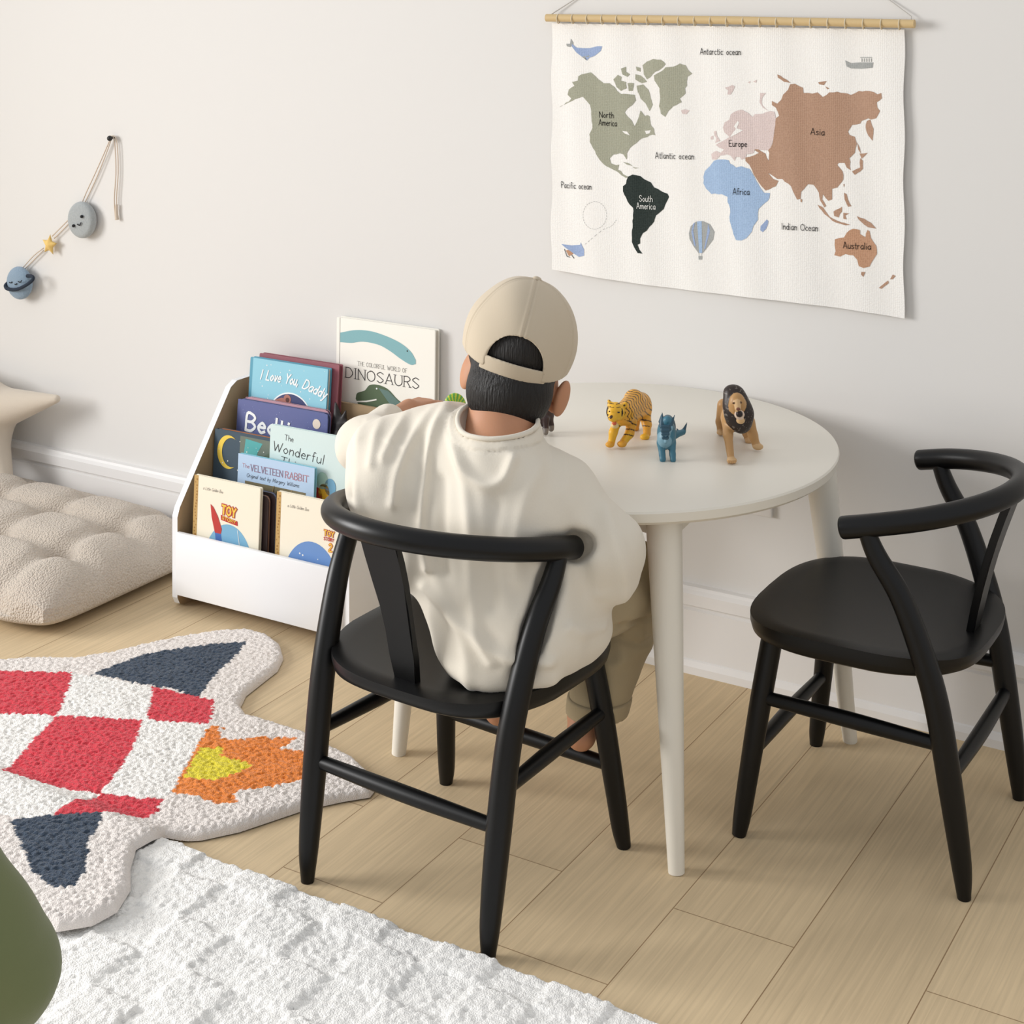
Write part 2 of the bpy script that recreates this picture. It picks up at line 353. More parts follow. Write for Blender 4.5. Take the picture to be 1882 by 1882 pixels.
structure(from_bm('window_1', bm, M_trim))
prof = [(0, 0), (-.023, 0), (-.023, .014), (-.019, .024), (-.0165, .026), (-.0165, .116), (-.0125, .119), (-.0125, .123), (-.021, .127), (-.021, .148), (-.015, .154), (-.012, .159), (0, .160)]
def extrude_x(name, prof, x0, x1, m):
    bm = bmesh.new(); a = [bm.verts.new((x0, y, z)) for y, z in prof]; b = [bm.verts.new((x1, y, z)) for y, z in prof]; n = len(prof)
    for i in range(n): bm.faces.new((a[i], b[i], b[(i+1) % n], a[(i+1) % n]))
    bm.faces.new(a); bm.faces.new(b[::-1]); bmesh.ops.recalc_face_normals(bm, faces=bm.faces); return from_bm(name, bm, m)
structure(extrude_x('baseboard_back', prof, -4.9, 1.2, M_trim))
o = thing('wall_outlet', 'white square-edged outlet plate on the wall beneath the round table', 'outlet', (-1.128, -.006, .37))
box('cover_plate', -1.166, -1.09, -.009, 0, .312, .43, M_trim, o, .002)
for z in (.345, .393): box('socket', -1.143, -1.113, -.0115, -.008, z-.013, z+.013, mat('socket_white', (225, 224, 222), .4), o, .003)

# ================================================================ table
M_table = mat('table_white', (233, 228, 216), .38, ('noise', 300, .04, .0005))
TC = Vector((-1.222, -.372, 0)); TR = .366; TH = .528
t = thing('round_table', 'round white wooden play table with tapered legs holding plastic animals', 'table', TC)
def lathe(bm, prof, c, n=96):
    rings = [[bm.verts.new((c[0]+r*math.cos(2*math.pi*k/n), c[1]+r*math.sin(2*math.pi*k/n), z)) for k in range(n)] for r, z in prof]
    for a, b in zip(rings[:-1], rings[1:]):
        for k in range(n): bm.faces.new((a[k], a[(k+1) % n], b[(k+1) % n], b[k]))
    bm.faces.new(rings[0][::-1]); bm.faces.new(rings[-1])
bm = bmesh.new(); lathe(bm, [(TR-.03, TH-.022), (TR-.008, TH-.022), (TR-.002, TH-.017), (TR, TH-.004), (TR-.0015, TH-.001), (TR-.005, TH)], TC)
from_bm('tabletop', bm, M_table, t, auto=25)
feet = [(-.987, -.634), (-.903, -.122), (-1.457, -.105), (-1.534, -.549)]
tops = [(-1.026, -.596), (-.943, -.172), (-1.425, -.165), (-1.492, -.53)]
for (fx, fy), (tx, ty) in zip(feet, tops):
    tube('leg', [(tx, ty, TH-.022), (tx+(fx-tx)*.25, ty+(fy-ty)*.25, .39), (fx, fy, 0)], [.0272, .0242, .0120], M_table, t, sides=28)
for i in range(4):                        # aprons tapering away from each leg
    bm = bmesh.new()
    for j in (i-1, (i+1) % 4):
        a = Vector((tops[i][0], tops[i][1], 0)); b = Vector((tops[j][0], tops[j][1], 0)); d = (b-a).normalized(); n = Vector((-d.y, d.x, 0))*.009
        z1 = TH-.0225; q = [a+Vector((0, 0, z1)), a+Vector((0, 0, z1-.037)), a+d*.035+Vector((0, 0, z1-.036)), a+d*.15+Vector((0, 0, z1))]
        A = [bm.verts.new(p+n) for p in q]; B = [bm.verts.new(p-n) for p in q]
        for k in range(4): bm.faces.new((A[k], B[k], B[(k+1) % 4], A[(k+1) % 4]))
        bm.faces.new(A); bm.faces.new(B[::-1])
    bmesh.ops.recalc_face_normals(bm, faces=bm.faces); from_bm('apron_bracket', bm, M_table, t)

# ================================================================ chairs
M_black = mat('black_lacquer', (8, 8, 9), .38, spec=.33)
def sup(th, a, b, n):
    c, s = math.cos(th), math.sin(th); return (a*math.copysign(abs(c)**(2/n), c), b*math.copysign(abs(s)**(2/n), s))
def chair(name, label, loc, rot):
    r = thing(name, label, 'chair', (0, 0, 0), 'black wishbone chairs around the round table', world_parts=False)
    # seat: saddled board
    N, K = 72, 14; rings = []; bm = bmesh.new()
    def pt(th, q):
        x, y = sup(th, .184, .172, 3.5); x *= 1+.12*y
        if y < -.05: x *= 1-(abs(y)-.05)*.75
        if y > 0: y += .012*(1-(x/.19)**2)*(y/.17)
        return x*q, y*q
    def top(x, y):
        return .322+.006*((x/.17)**2)-.006*(1-(x/.17)**2)*(1-((y+.02)/.17)**2)
    for q in [i/K for i in range(1, K+1)]:
        rr = []
        for k in range(N):
            x, y = pt(2*math.pi*k/N, q); z = top(x, y)-(.004 if q == 1 else 0); rr.append(bm.verts.new((x, y, z)))
        rings.append(rr)
    for q, dz in ((1.0, -.011), (.985, -.022), (.93, -.028), (.5, -.028)):
        rings.append([bm.verts.new((*pt(2*math.pi*k/N, q), top(*pt(2*math.pi*k/N, 1))*0+.322+dz)) for k in range(N)])
    c = bm.verts.new((0, 0, top(0, 0)))
    for k in range(N): bm.faces.new((c, rings[0][k], rings[0][(k+1) % N]))
    for a, b in zip(rings[:-1], rings[1:]):
        for k in range(N): bm.faces.new((a[k], b[k], b[(k+1) % N], a[(k+1) % N]))
    bm.faces.new(rings[-1][::-1])
    seat = from_bm('seat', bm, M_black, r, auto=50); seat.parent = r
    for s in (-1, 1):
        tube('leg', [(s*.132, .125, .305), (s*.146, .14, .20), (s*.157, .155, .09), (s*.162, .163, .03), (s*.166, .167, 0)], [.0165, .0165, .015, .0135, .0105], M_black, r, sides=20)
    for s in (-1, 1):
        tube('leg', [(s*.159, -.17, 0), (s*.160, -.166, .05), (s*.162, -.152, .15), (s*.165, -.134, .26), (s*.169, -.115, .33), (s*.175, -.085, .41), (s*.181, -.052, .465), (s*.184, -.036, .502)],
             [.0095, .0145, .0175, .018, .0175, .016, .0145, .0125], M_black, r, sides=20)
    pts = []
    for k in range(-90, 91, 15):
        a = math.radians(k); pts.append((.188*math.sin(a), -.208*math.cos(a), .501+.040*math.cos(a)))
    pts = [(-.1875, -.004, .500)]+[p for p in pts if p[1] < -.02]+[(.1875, -.004, .500)]
    tube('top_rail', pts, .0162, M_black, r, sides=24, n=5, round_end=.3)
    bm = bmesh.new()                       # flat splat leaning from seat to rail
    y0, z0, y1, z1 = -.140, .316, -.204, .537
    for (y, z, w) in ((y0, z0, .020), (y1, z1, .030)):
        pass
    A = []
    for i in range(7):
        f = i/6; w = .0195+.013*f; y = y0+(y1-y0)*f+.006*math.sin(f*math.pi); z = z0+(z1-z0)*f
        A.append([bm.verts.new((x, yy, z)) for x, yy in ((-w, y-.006), (w, y-.006), (w, y+.006), (-w, y+.006))])
    for a, b in zip(A[:-1], A[1:]):
        for k in range(4): bm.faces.new((a[k], a[(k+1) % 4], b[(k+1) % 4], b[k]))
    bm.faces.new(A[0][::-1]); bm.faces.new(A[-1])
    bmesh.ops.bevel(bm, geom=[e for e in bm.edges if abs(e.verts[0].co.z-e.verts[1].co.z) > .01], offset=.002, segments=2, affect='EDGES')
    from_bm('back_splat', bm, M_black, r, auto=40)
    for s in (-1, 1): tube('stretcher', [(s*.147, .138, .208), (s*.152, 0, .208), (s*.160, -.142, .208)], [.0095, .0115, .0095], M_black, r)
    tube('stretcher', [(-.155, .150, .125), (0, .152, .125), (.155, .150, .125)], [.0095, .0115, .0095], M_black, r)
    tube('stretcher', [(-.16, -.150, .165), (0, -.152, .165), (.16, -.150, .165)], [.0095, .0115, .0095], M_black, r)
    r.location = loc; r.rotation_euler = (0, 0, rot); return r
ch1 = chair('wishbone_chair', 'black wooden wishbone chair on which the child sits', (-1.260, -.767, 0), math.radians(-4))
ch2 = ch1.copy(); C.objects.link(ch2); ch2.location = (-.782, -.328, 0); ch2.rotation_euler = (0, 0, math.pi/2)
ch2['label'] = 'empty black wooden wishbone chair standing against the right side of the table'
for c in list(ch1.children):
    d = c.copy(); C.objects.link(d); d.parent = ch2

# ================================================================ wall map
M_canvas = mat('map_canvas', (246, 244, 240), .9, ('voronoi', 260, .5, .0012, (1, 1, 1.3)), spec=.1, weave=(234, 231, 226))
def ink(n, c): return mat('print_'+n, c, .9, ('voronoi', 260, .5, .0012, (1, 1, 1.3)), spec=.1, weave=tuple(min(255, v+28) for v in c))
K_green, K_dark, K_blue, K_pink, K_brown, K_ochre = ink('sage', (150, 150, 132)), ink('charcoal', (36, 44, 41)), ink('blue', (148, 172, 202)), ink('rose', (203, 186, 182)), ink('clay', (164, 130, 108)), ink('ochre', (176, 134, 106))
K_grey, K_slate, K_text, K_white = ink('grey', (150, 152, 150)), ink('whale', (140, 158, 192)), mat('map_ink', (30, 28, 28), .9, spec=.1), mat('map_ink_white', (225, 225, 220), .9, spec=.1)
MP = thing('wall_map', 'woven canvas world map hung by a cord from a wooden dowel above the table', 'wall hanging', (-1.19, -.012, 1.21))
YM = -.010
tube('dowel', [(-1.553, -.018, 1.212), (-1.19, -.018, 1.213), (-.824, -.018, 1.212)], .0075, mat('bamboo', (205, 178, 130), .6, ('noise', 40, .3, .001, (.2, 1, 1))), MP, sides=20)
bm = bmesh.new(); NX, NZ = 90, 60; x0, x1, zt = -1.546, -.845, 1.2015
def canvas_y(x, z):                     # soft waves of the hanging cloth
    a = (zt-z)/.5; return YM-.0025*a*math.sin((x-x0)*17)-.003*a*max(0, (x+1.0)/.15)*a-.001*math.sin(x*60+z*9)
def canvas_z(x, v): return zt-v*((.4815+.0215*(x-x0)/.70+.004*math.sin((x-x0)*8)))
front = [[bm.verts.new((x0+(x1-x0)*i/NX+(.0015*math.sin(j*.35) if i in (0, NX) else 0), canvas_y(x0+(x1-x0)*i/NX, canvas_z(x0, j/NZ)), canvas_z(x0+(x1-x0)*i/NX, j/NZ))) for i in range(NX+1)] for j in range(NZ+1)]
back = [[bm.verts.new(v.co+Vector((0, .0022, 0))) for v in row] for row in front]
for j in range(NZ):
    for i in range(NX):
        bm.faces.new((front[j][i], front[j+1][i], front[j+1][i+1], front[j][i+1])); bm.faces.new((back[j][i], back[j][i+1], back[j+1][i+1], back[j+1][i]))
for j in range(NZ):
    for i in (0, NX): bm.faces.new((front[j][i], back[j][i], back[j+1][i], front[j+1][i]))
for i in range(NX):
    for j in (0, NZ): bm.faces.new((front[j][i], front[j][i+1], back[j][i+1], back[j][i]))
bmesh.ops.recalc_face_normals(bm, faces=bm.faces)
for v in front[0]: pass
cm = [M_canvas]; nv = len(bm.verts)
S = Sheet(bm, (0, 0, 0), (1, 0, 0), (0, 0, 1), cm)
def A_(l): return [(lambda p: (p.x, p.z))(on_wall(990+x/4.278, 50+y/4.278, YM)) for x, y in l]
def B_(l): return [(lambda p: (p.x, p.z))(on_wall(1280+x/4.09, 100+y/4.09, YM)) for x, y in l]
def rough(l, amp=.0010, sd=1):            # coastline wiggle
    r = random.Random(sd+len(l)); out = []
    for a, b in zip(l, l[1:]+l[:1]):
        n = max(1, int(math.hypot(b[0]-a[0], b[1]-a[1])/.006)); out.append(a)
        for k in range(1, n):
            out.append((a[0]+(b[0]-a[0])*k/n+r.uniform(-amp, amp), a[1]+(b[1]-a[1])*k/n+r.uniform(-amp, amp)))
    return out
def P_(s): return [tuple(map(float, q.split(','))) for q in s.split()]
for tr, m, s in (
 (A_, K_green, '160,628 240,590 290,565 350,545 380,580 405,610 415,660 418,740 425,790 402,840 405,900 430,950 455,1000 480,1040 510,1075 560,1105 620,1135 655,1165 690,1185 705,1175 665,1155 650,1130 625,1120 635,1080 610,1085 570,1070 560,1030 590,1000 640,990 670,1000 695,1040 697,990 720,950 770,910 800,880 850,865 895,845 915,850 905,800 880,770 870,700 850,690 835,700 800,655 790,700 775,740 755,780 735,735 700,700 680,670 700,640 740,610 765,575 755,530 700,525 650,525 620,500 600,470 560,440 510,440 470,410 440,380 410,355 340,370 315,385 310,420 265,430 285,460 240,490 230,530 260,560 240,585'),
 (A_, K_green, '590,410 625,375 655,390 650,420 690,430 695,480 650,500 615,470'), (A_, K_green, '650,325 690,310 690,350 720,370 700,390 660,370'), (A_, K_green, '765,310 800,320 800,350 770,340'),
 (A_, K_green, '815,300 850,270 900,250 960,255 1000,290 960,330 900,365 850,410 825,370'), (A_, K_green, '760,370 800,380 850,430 810,440 760,410'), (A_, K_green, '770,460 820,450 860,490 880,560 895,610 870,660 840,600 800,560 780,510'), (A_, K_green, '700,440 750,440 740,500 710,500'),
 (A_, K_green, '905,380 950,355 1000,315 1060,310 1110,285 1155,300 1170,330 1205,365 1170,390 1165,460 1150,480 1155,520 1110,560 1125,590 1060,620 1020,660 995,705 960,680 945,620 955,560 950,480 910,420'),
 (A_, K_pink, '1120,655 1150,645 1185,655 1160,685 1130,680'), (A_, K_green, '665,1060 700,1065 740,1090 700,1080'), (A_, K_green, '735,1095 790,1105 760,1110'),
 (A_, K_dark, '705,1175 740,1158 800,1170 830,1195 880,1220 905,1260 960,1290 1010,1310 1022,1335 1000,1380 980,1430 920,1480 905,1530 870,1570 850,1600 820,1620 800,1660 800,1700 780,1710 795,1750 818,1780 780,1775 755,1735 735,1690 735,1600 745,1500 745,1420 715,1390 690,1340 665,1290 665,1250 690,1230'),
 (B_, K_blue, '50,920 60,880 100,840 130,800 190,790 245,795 255,820 300,850 340,840 400,860 425,900 450,950 480,1000 510,1040 555,1042 550,1080 500,1130 470,1160 465,1240 430,1290 420,1330 380,1380 340,1398 300,1395 280,1350 260,1280 250,1220 255,1160 235,1110 235,1070 190,1050 110,1050 70,1010 50,970'),
 (B_, K_slate, '485,1290 530,1240 543,1255 525,1310 500,1335 482,1320'),
 (B_, K_pink, '115,790 110,750 150,725 180,740 210,715 170,700 145,680 190,655 220,640 250,620 230,600 215,590 200,550 215,510 250,490 260,450 300,425 340,415 390,440 420,470 440,450 500,445 560,425 590,430 600,480 590,560 580,640 560,700 540,720 500,720 440,710 430,740 380,750 370,780 340,790 330,770 300,770 290,800 260,760 230,750 180,760 150,790'),
 (B_, K_pink, '130,580 150,575 155,610 180,650 140,665 150,630 135,610'), (B_, K_pink, '105,620 125,610 125,640 105,640'), (B_, K_pink, '480,290 525,290 495,330 495,380 545,425 500,400 475,360'), (B_, K_pink, '215,250 270,230 290,240 260,300 235,300 240,270'), (B_, K_pink, '385,208 405,200 400,218'), (B_, K_pink, '425,205 455,190 450,212'),
 (B_, K_brown, '580,650 590,560 600,480 625,460 600,400 570,380 570,350 610,370 640,340 655,300 690,265 705,225 740,220 800,250 805,290 870,295 910,285 950,320 1000,285 1060,280 1110,290 1160,305 1220,275 1300,275 1360,300 1390,290 1395,330 1355,360 1360,400 1380,425 1350,480 1310,490 1290,480 1240,500 1230,520 1170,530 1140,580 1150,605 1190,620 1205,670 1190,740 1150,780 1160,870 1130,850 1115,815 1070,815 1060,830 1100,880 1105,940 1060,1000 1020,1010 1020,1060 1020,1090 990,1100 950,1050 945,1090 975,1140 960,1150 930,1100 920,1040 880,980 840,975 790,1030 785,1085 760,1090 730,1030 715,990 650,935 610,935 540,890 580,935 620,950 600,990 520,1022 490,990 450,930 420,870 400,830 370,800 370,775 430,760 470,740 430,715 460,710 520,745 545,800 550,740 540,720 560,700'),
 (B_, K_brown, '1280,500 1305,490 1330,560 1322,650 1290,610 1270,550'), (B_, K_brown, '1230,780 1250,800 1250,860 1190,905 1170,880 1230,850'), (B_, K_brown, '1225,745 1285,740 1240,785'), (B_, K_brown, '1205,660 1225,700 1235,745 1215,715'),
 (B_, K_brown, '1110,1040 1130,1050 1140,1090 1165,1140 1140,1145 1115,1090'), (B_, K_brown, '1030,1180 1095,1145 1095,1180 1070,1225 1035,1215'), (B_, K_brown, '910,1130 950,1150 1000,1220 1060,1250 1160,1280 1120,1285 1020,1250 960,1200'), (B_, K_brown, '1105,1190 1150,1195 1120,1210 1130,1240 1105,1235'),
 (B_, K_brown, '1205,1215 1260,1235 1310,1265 1350,1310 1290,1300 1240,1260'), (B_, K_brown, '785,1085 798,1090 795,1112 785,1105'), (B_, K_brown, '610,150 680,190 710,215 660,205 615,175'), (B_, K_brown, '915,210 980,200 960,230 925,225'), (B_, K_brown, '970,240 1000,255 985,262'), (B_, K_brown, '1105,975 1115,975 1110,1000'),
 (B_, K_ochre, '1040,1390 1110,1375 1130,1340 1180,1310 1230,1320 1230,1350 1270,1375 1285,1320 1300,1330 1310,1380 1350,1440 1355,1500 1330,1540 1300,1595 1255,1605 1220,1590 1210,1545 1180,1510 1120,1500 1080,1520 1035,1510 1045,1480 1038,1430'),
 (B_, K_brown, '1240,1635 1270,1635 1255,1672 1238,1655'), (B_, K_brown, '1370,1755 1440,1700 1445,1720 1390,1762'), (B_, K_brown, '1455,1690 1475,1655 1498,1665 1475,1690')):
    S.poly(rough(tr(P_(s))), m, 2)
for tr, m, s in ((A_, M_canvas, '660,815 700,820 720,850 680,835'), (A_, M_canvas, '835,815 880,810 870,835 845,840'), (B_, M_canvas, '300,560 285,540 310,500 322,510 305,555 350,570 300,600 255,622 275,590')): S.poly(tr(P_(s)), m, 3)
for tr, m, s in (
 (A_, K_slate, '265,130 300,160 350,165 400,165 460,150 500,150 490,185 440,225 400,240 380,262 345,235 300,200 262,150'), (A_, K_grey, '220,130 250,130 255,90 275,120 275,140 250,155 225,150'), (A_, K_grey, '340,232 400,222 380,262'),
 (A_, K_grey, '1180,1620 1195,1565 1235,1530 1290,1525 1345,1550 1380,1610 1370,1670 1325,1730 1290,1775 1255,1775 1215,1720 1185,1665'), (A_, K_grey, '1255,1800 1285,1800 1283,1828 1257,1828'),
 (A_, K_slate, '180,1705 260,1715 330,1710 335,1690 345,1715 362,1745 362,1795 320,1805 280,1780 215,1735'), (A_, K_ochre, '215,1755 260,1745 275,1780 240,1800'), (B_, K_grey, '1118,45 1160,65 1230,60 1330,60 1325,100 1240,108 1160,105 1128,90'), (B_, K_grey, '1230,20 1320,20 1320,26 1230,26')): S.poly(tr(P_(s)), m, 2)
for s in ('1245,1528 1280,1524 1285,1775 1262,1775',): S.poly(A_(P_(s)), K_blue, 3)
for s in ('1330,1545 1345,1600 1310,1740 1300,1745 1325,1600', '1215,1545 1228,1535 1215,1600 1235,1725 1222,1715 1200,1610'): S.poly(A_(P_(s)), K_slate, 3)
for k in range(5): S.poly(B_([(1240+k*18, 30), (1246+k*18, 30), (1246+k*18, 56), (1240+k*18, 56)]), K_grey, 3)
for s in ('205,1745 225,1800', '225,1800 245,1808', '262,1790 280,1815'): S.line(A_(P_(s)), .0012, K_text, 4)
S.line(A_(P_('1258,1775 1262,1800')), .0004, K_text, 3); S.line(A_(P_('1283,1775 1280,1800')), .0004, K_text, 3)
for k in range(0, 30):
    a, b = math.radians(k*12), math.radians(k*12+7); S.line(A_([(445+92*math.cos(a), 1478+108*math.sin(a)), (445+92*math.cos(b), 1478+108*math.sin(b))]), .0006, K_grey, 2)
tr = catmull([(612, 1515), (585, 1550), (560, 1570), (510, 1590), (430, 1655), (370, 1705)], 5)
for k in range(0, len(tr)-1, 2): S.line(A_([tuple(tr[k]), tuple(tr[k+1])]), .0006, K_grey, 2)
def label_(t, p0, p1, m=K_text):
    a = on_wall(*p0, YM); b = on_wall(*p1, YM); S.text(t, a.x, a.z, .0115, m, .085, 5, rot=math.atan2(b.z-a.z, b.x-a.x), width=math.hypot(b.x-a.x, b.z-a.z))
for t_, p0, p1 in (('Antarctic ocean', (1287, 100), (1361, 101)), ('North', (1102, 216), (1128, 217)), ('America', (1101, 230), (1134, 232)), ('Europe', (1341, 269), (1373, 270)), ('Africa', (1348, 357), (1378, 358)), ('Asia', (1490, 247), (1515, 249)),
                   ('Australia', (1550, 456), (1600, 459)), ('Atlantic ocean', (1204, 291), (1275, 293)), ('Pacific ocean', (1032, 345), (1088, 348)), ('Indian Ocean', (1438, 421), (1503, 425))): label_(t_, p0, p1)
label_('South', (1176, 370), (1199, 371), K_white); label_('America', (1171, 383), (1204, 385), K_white)
bm.verts.ensure_lookup_table(); bm.faces.ensure_lookup_table()
PV = set(bm.verts[nv:]); pf = [f for f in bm.faces if f.verts[0] in PV]
for k in range(1, 28):                   # the print lies on the cloth
    bm.verts.ensure_lookup_table(); PV = set(bm.verts[nv:]); pf = [f for f in bm.faces if f.verts[0] in PV]
    g = pf+list({e for f in pf for e in f.edges})+list({v for f in pf for v in f.verts})
    bmesh.ops.bisect_plane(bm, geom=g, plane_co=(x0+.025*k, 0, 0), plane_no=(1, 0, 0))
bm.verts.ensure_lookup_table()
for v in bm.verts[nv:]: v.co.y = canvas_y(v.co.x, v.co.z)+v.co.y
from_bm('canvas', bm, cm, MP)
rope = mat('cotton_string', (214, 200, 172), .9)
for k in range(22):
    x = -1.528+.676*k/21; bm = bmesh.new(); p = [(x+.0025*math.sin(a*.5), -.018+.0088*math.cos(a), 1.2105+.0088*math.sin(a)) for a in [math.pi*2*i/12 for i in range(13)]]
    p[-1] = (p[0][0]+.004, p[0][1], p[0][2]); bm_tube(bm, p, .0011, sides=6, n=2); from_bm('lacing_loop', bm, rope, MP, smooth=True)
tube('hanging_cord', [(-1.550, -.012, 1.216), (-1.495, -.004, 1.250), (-1.19, -.003, 1.42), (-.869, -.004, 1.250), (-.832, -.012, 1.216)], .0011, mat('grey_cord', (190, 186, 180), .9), MP, sides=6, n=2)
# ================================================================ book display shelf
M_shelf = mat('shelf_white', (243, 244, 246), .35); M_in = mat('shelf_plywood', (176, 150, 116), .7, ('noise', 25, .2, .001, (1, 1, 6)))
SX0, SX1 = -2.290, -1.840
sh = thing('book_display_shelf', 'low white tiered bookshelf holding picture books face out against the wall', 'bookshelf', ((SX0+SX1)/2, -.15, 0))
sp = [(-.034, 0), (-.255, 0), (-.268, .006), (-.275, .02), (-.275, .185), (-.268, .203), (-.11, .415), (-.09, .425), (-.034, .425)]
for s, x in ((1, SX0), (-1, SX1)):
    bm = bmesh.new(); a = [bm.verts.new((x, y, z)) for y, z in sp]; b = [bm.verts.new((x+s*.014, y, z)) for y, z in sp]; n = len(sp)
    for i in range(n): bm.faces.new((a[i], b[i], b[(i+1) % n], a[(i+1) % n]))
    bm.faces.new(a); f = bm.faces.new(b[::-1]); f.material_index = 1; bmesh.ops.recalc_face_normals(bm, faces=bm.faces)
    from_bm('side_panel', bm, [M_shelf, M_in], sh)
box('front_panel', SX0+.014, SX1-.014, -.281, -.270, .028, .156, M_shelf, sh, .0025)
xa, xb = SX0+.0145, SX1-.0145
box('bottom_panel', xa, xb, -.269, -.034, .03, .040, M_in, sh)
box('back_panel', xa, xb, -.040, -.034, .03, .40, M_in, sh)
for y, z in ((-.212, .225), (-.152, .262), (-.094, .33)): box('tier_divider', xa, xb, y, y+.006, .041, z, M_in, sh)
# ---------------------------------------------------------------- books
M_page = mat('paper_pages', (222, 214, 200), .8)
def book(name, label, x0, x1, ztop, h, ytop, thick, cover, lean=6, art=None, pages=M_page, rc=.003, group='picture books in the tiered shelf', cat='book', edge=None, roll=0):
    """front cover towards the room; local frame u right, v up, origin front bottom left"""
    w = x1-x0; a = math.radians(lean); yb = ytop-h*math.sin(a); zb = ztop-h*math.cos(a)
    t = thing(name, label, cat, (x0, yb, zb), group, world_parts=False); t.rotation_euler = (-a, roll, 0)
    def slab(bm, u0, u1, v0, v1, y0, y1, r):
        def corner(cx, cy, a0): return [(cx+r*math.cos(math.radians(a0+k*30)), cy+r*math.sin(math.radians(a0+k*30))) for k in range(4)]
        pts = corner(u1-r, v1-r, 0)+corner(u0+r, v1-r, 90)+corner(u0+r, v0+r, 180)+corner(u1-r, v0+r, 270)
        A = [bm.verts.new((u, y0, v)) for u, v in pts]; B = [bm.verts.new((u, y1, v)) for u, v in pts]; n = len(pts)
        for i in range(n): bm.faces.new((A[i], B[i], B[(i+1) % n], A[(i+1) % n]))
        bm.faces.new(A[::-1]); bm.faces.new(B)
    bm = bmesh.new(); ct = min(.0022, thick*.25)
    slab(bm, 0, w, 0, h, 0, ct, rc); slab(bm, 0, w, 0, h, thick-ct, thick, rc); bm_box(bm, 0, .0025, ct*.5, thick-ct*.5, .002, h-.002)
    bmesh.ops.recalc_face_normals(bm, faces=bm.faces); mats = [cover]
    if art: S = Sheet(bm, (0, 0, 0), (1, 0, 0), (0, 0, 1), mats); art(S, w, h)
    c = from_bm('cover', bm, mats, t)
    bm = bmesh.new(); ins = .0005 if rc > .004 else .003
    slab(bm, .0027, w-ins, ins, h-ins, ct, thick-ct, max(.0005, rc-.001)); bmesh.ops.recalc_face_normals(bm, faces=bm.faces); from_bm('pages', bm, pages, t); return t
def cm_(n, c, r=.4): return mat('cover_'+n, c, r, spec=.35)
W_ = cm_('white', (246, 243, 234)); CR = cm_('cream', (244, 236, 216)); GOLD = cm_('gold', (196, 160, 100)); GOLD2 = cm_('gold_dark', (160, 118, 66)); SKY = cm_('sky', (126, 178, 208)); RED = cm_('red', (190, 62, 56)); BLUE = cm_('blue', (74, 112, 176))
YEL = cm_('yellow', (238, 206, 84)); TXT = cm_('text', (52, 50, 54)); NAVY = cm_('navy', (62, 68, 112)); LB = cm_('light_blue', (146, 204, 222)); PWT = cm_('print_white', (244, 246, 246)); ORG = cm_('orange', (222, 112, 40))
def spine_foil(S, h):
    r = random.Random(3); S.poly([(0, 0), (.011, 0), (.011, h), (0, h)], GOLD, 1)
    for k in range(34): S.disc((r.uniform(.002, .009), .004+k*h/35), r.uniform(.0012, .0022), GOLD2, 2, n=6)
def art_rocket(S, w, h):
    spine_foil(S, h); S.poly([(.0115, .001), (w-.001, .001), (w-.001, h-.001), (.0115, h-.001)], CR, 1)
    S.text('a Little Golden Book', .025, h-.026, .006, TXT, .07, 3, slant=.25, width=.055)
    cx = w*.56; S.disc((cx, .045), .064, SKY, 2, n=48, ry=.085, clip=.002)
    P = [(.060, .108), (.050, .138), (.046, .163), (.054, .158), (.066, .142), (.078, .118), (.076, .108)]; S.poly(P, RED, 4)
    S.poly([(.060, .108), (.076, .108), (.083, .075), (.072, .06), (.066, .075)], BLUE, 3); S.poly([(.066, .075), (.052, .052), (.07, .062)], RED, 4)
    S.disc((.125, .07), .02, cm_('cloud', (186, 216, 230)), 3, n=20, ry=.009); S.disc((.105, .05), .026, cm_('cloud', (186, 216, 230)), 3, n=20, ry=.01)
    S.line([(.128, .08), (.119, .122)], .0012, W_, 4)
    S.poly([(.074, .146), (.118, .140), (.119, .131), (.075, .136)], RED, 4)
    S.text('TOY', .0765, .149, .017, RED, .42, 4, width=.036, smooth=False, rot=-.05); S.text('TOY', .0765, .149, .017, YEL, .2, 5, width=.036, smooth=False, rot=-.05)
    S.text('STORY', .0785, .1385, .006, YEL, .2, 6, width=.035, smooth=False, rot=-.12)
def art_two(S, w, h):
    spine_foil(S, h); S.poly([(.0115, .001), (w-.001, .001), (w-.001, h-.001), (.0115, h-.001)], CR, 1)
    S.text('a Little Golden Book', .028, h-.026, .006, TXT, .07, 3, slant=.25, width=.055)
    S.disc((w*.52, .05), .068, cm_('mid_blue', (110, 148, 202)), 2, n=48, ry=.082, clip=.002)
    r = random.Random(5)
    for k in range(16): S.disc((w*.52+r.uniform(-.05, .05), .05+r.uniform(-.03, .06)), r.uniform(.001, .0022), W_, 3, n=8)
    S.disc((.07, .045), .03, cm_('cloud', (186, 216, 230)), 3, n=24, ry=.011); S.disc((.105, .06), .026, cm_('cloud', (186, 216, 230)), 3, n=24, ry=.009); S.disc((.085, .02), .036, PWT, 4, n=24, ry=.012)
    S.text('TOY', .120, .150, .010, RED, .4, 4, width=.024, smooth=False); S.text('TOY', .120, .150, .010, YEL, .18, 5, width=.024, smooth=False)
    S.text('STORY', .120, .141, .006, RED, .22, 5, width=.024, smooth=False); S.text('2', .133, .122, .014, ORG, .28, 4); S.text('2', .133, .122, .014, YEL, .12, 5)
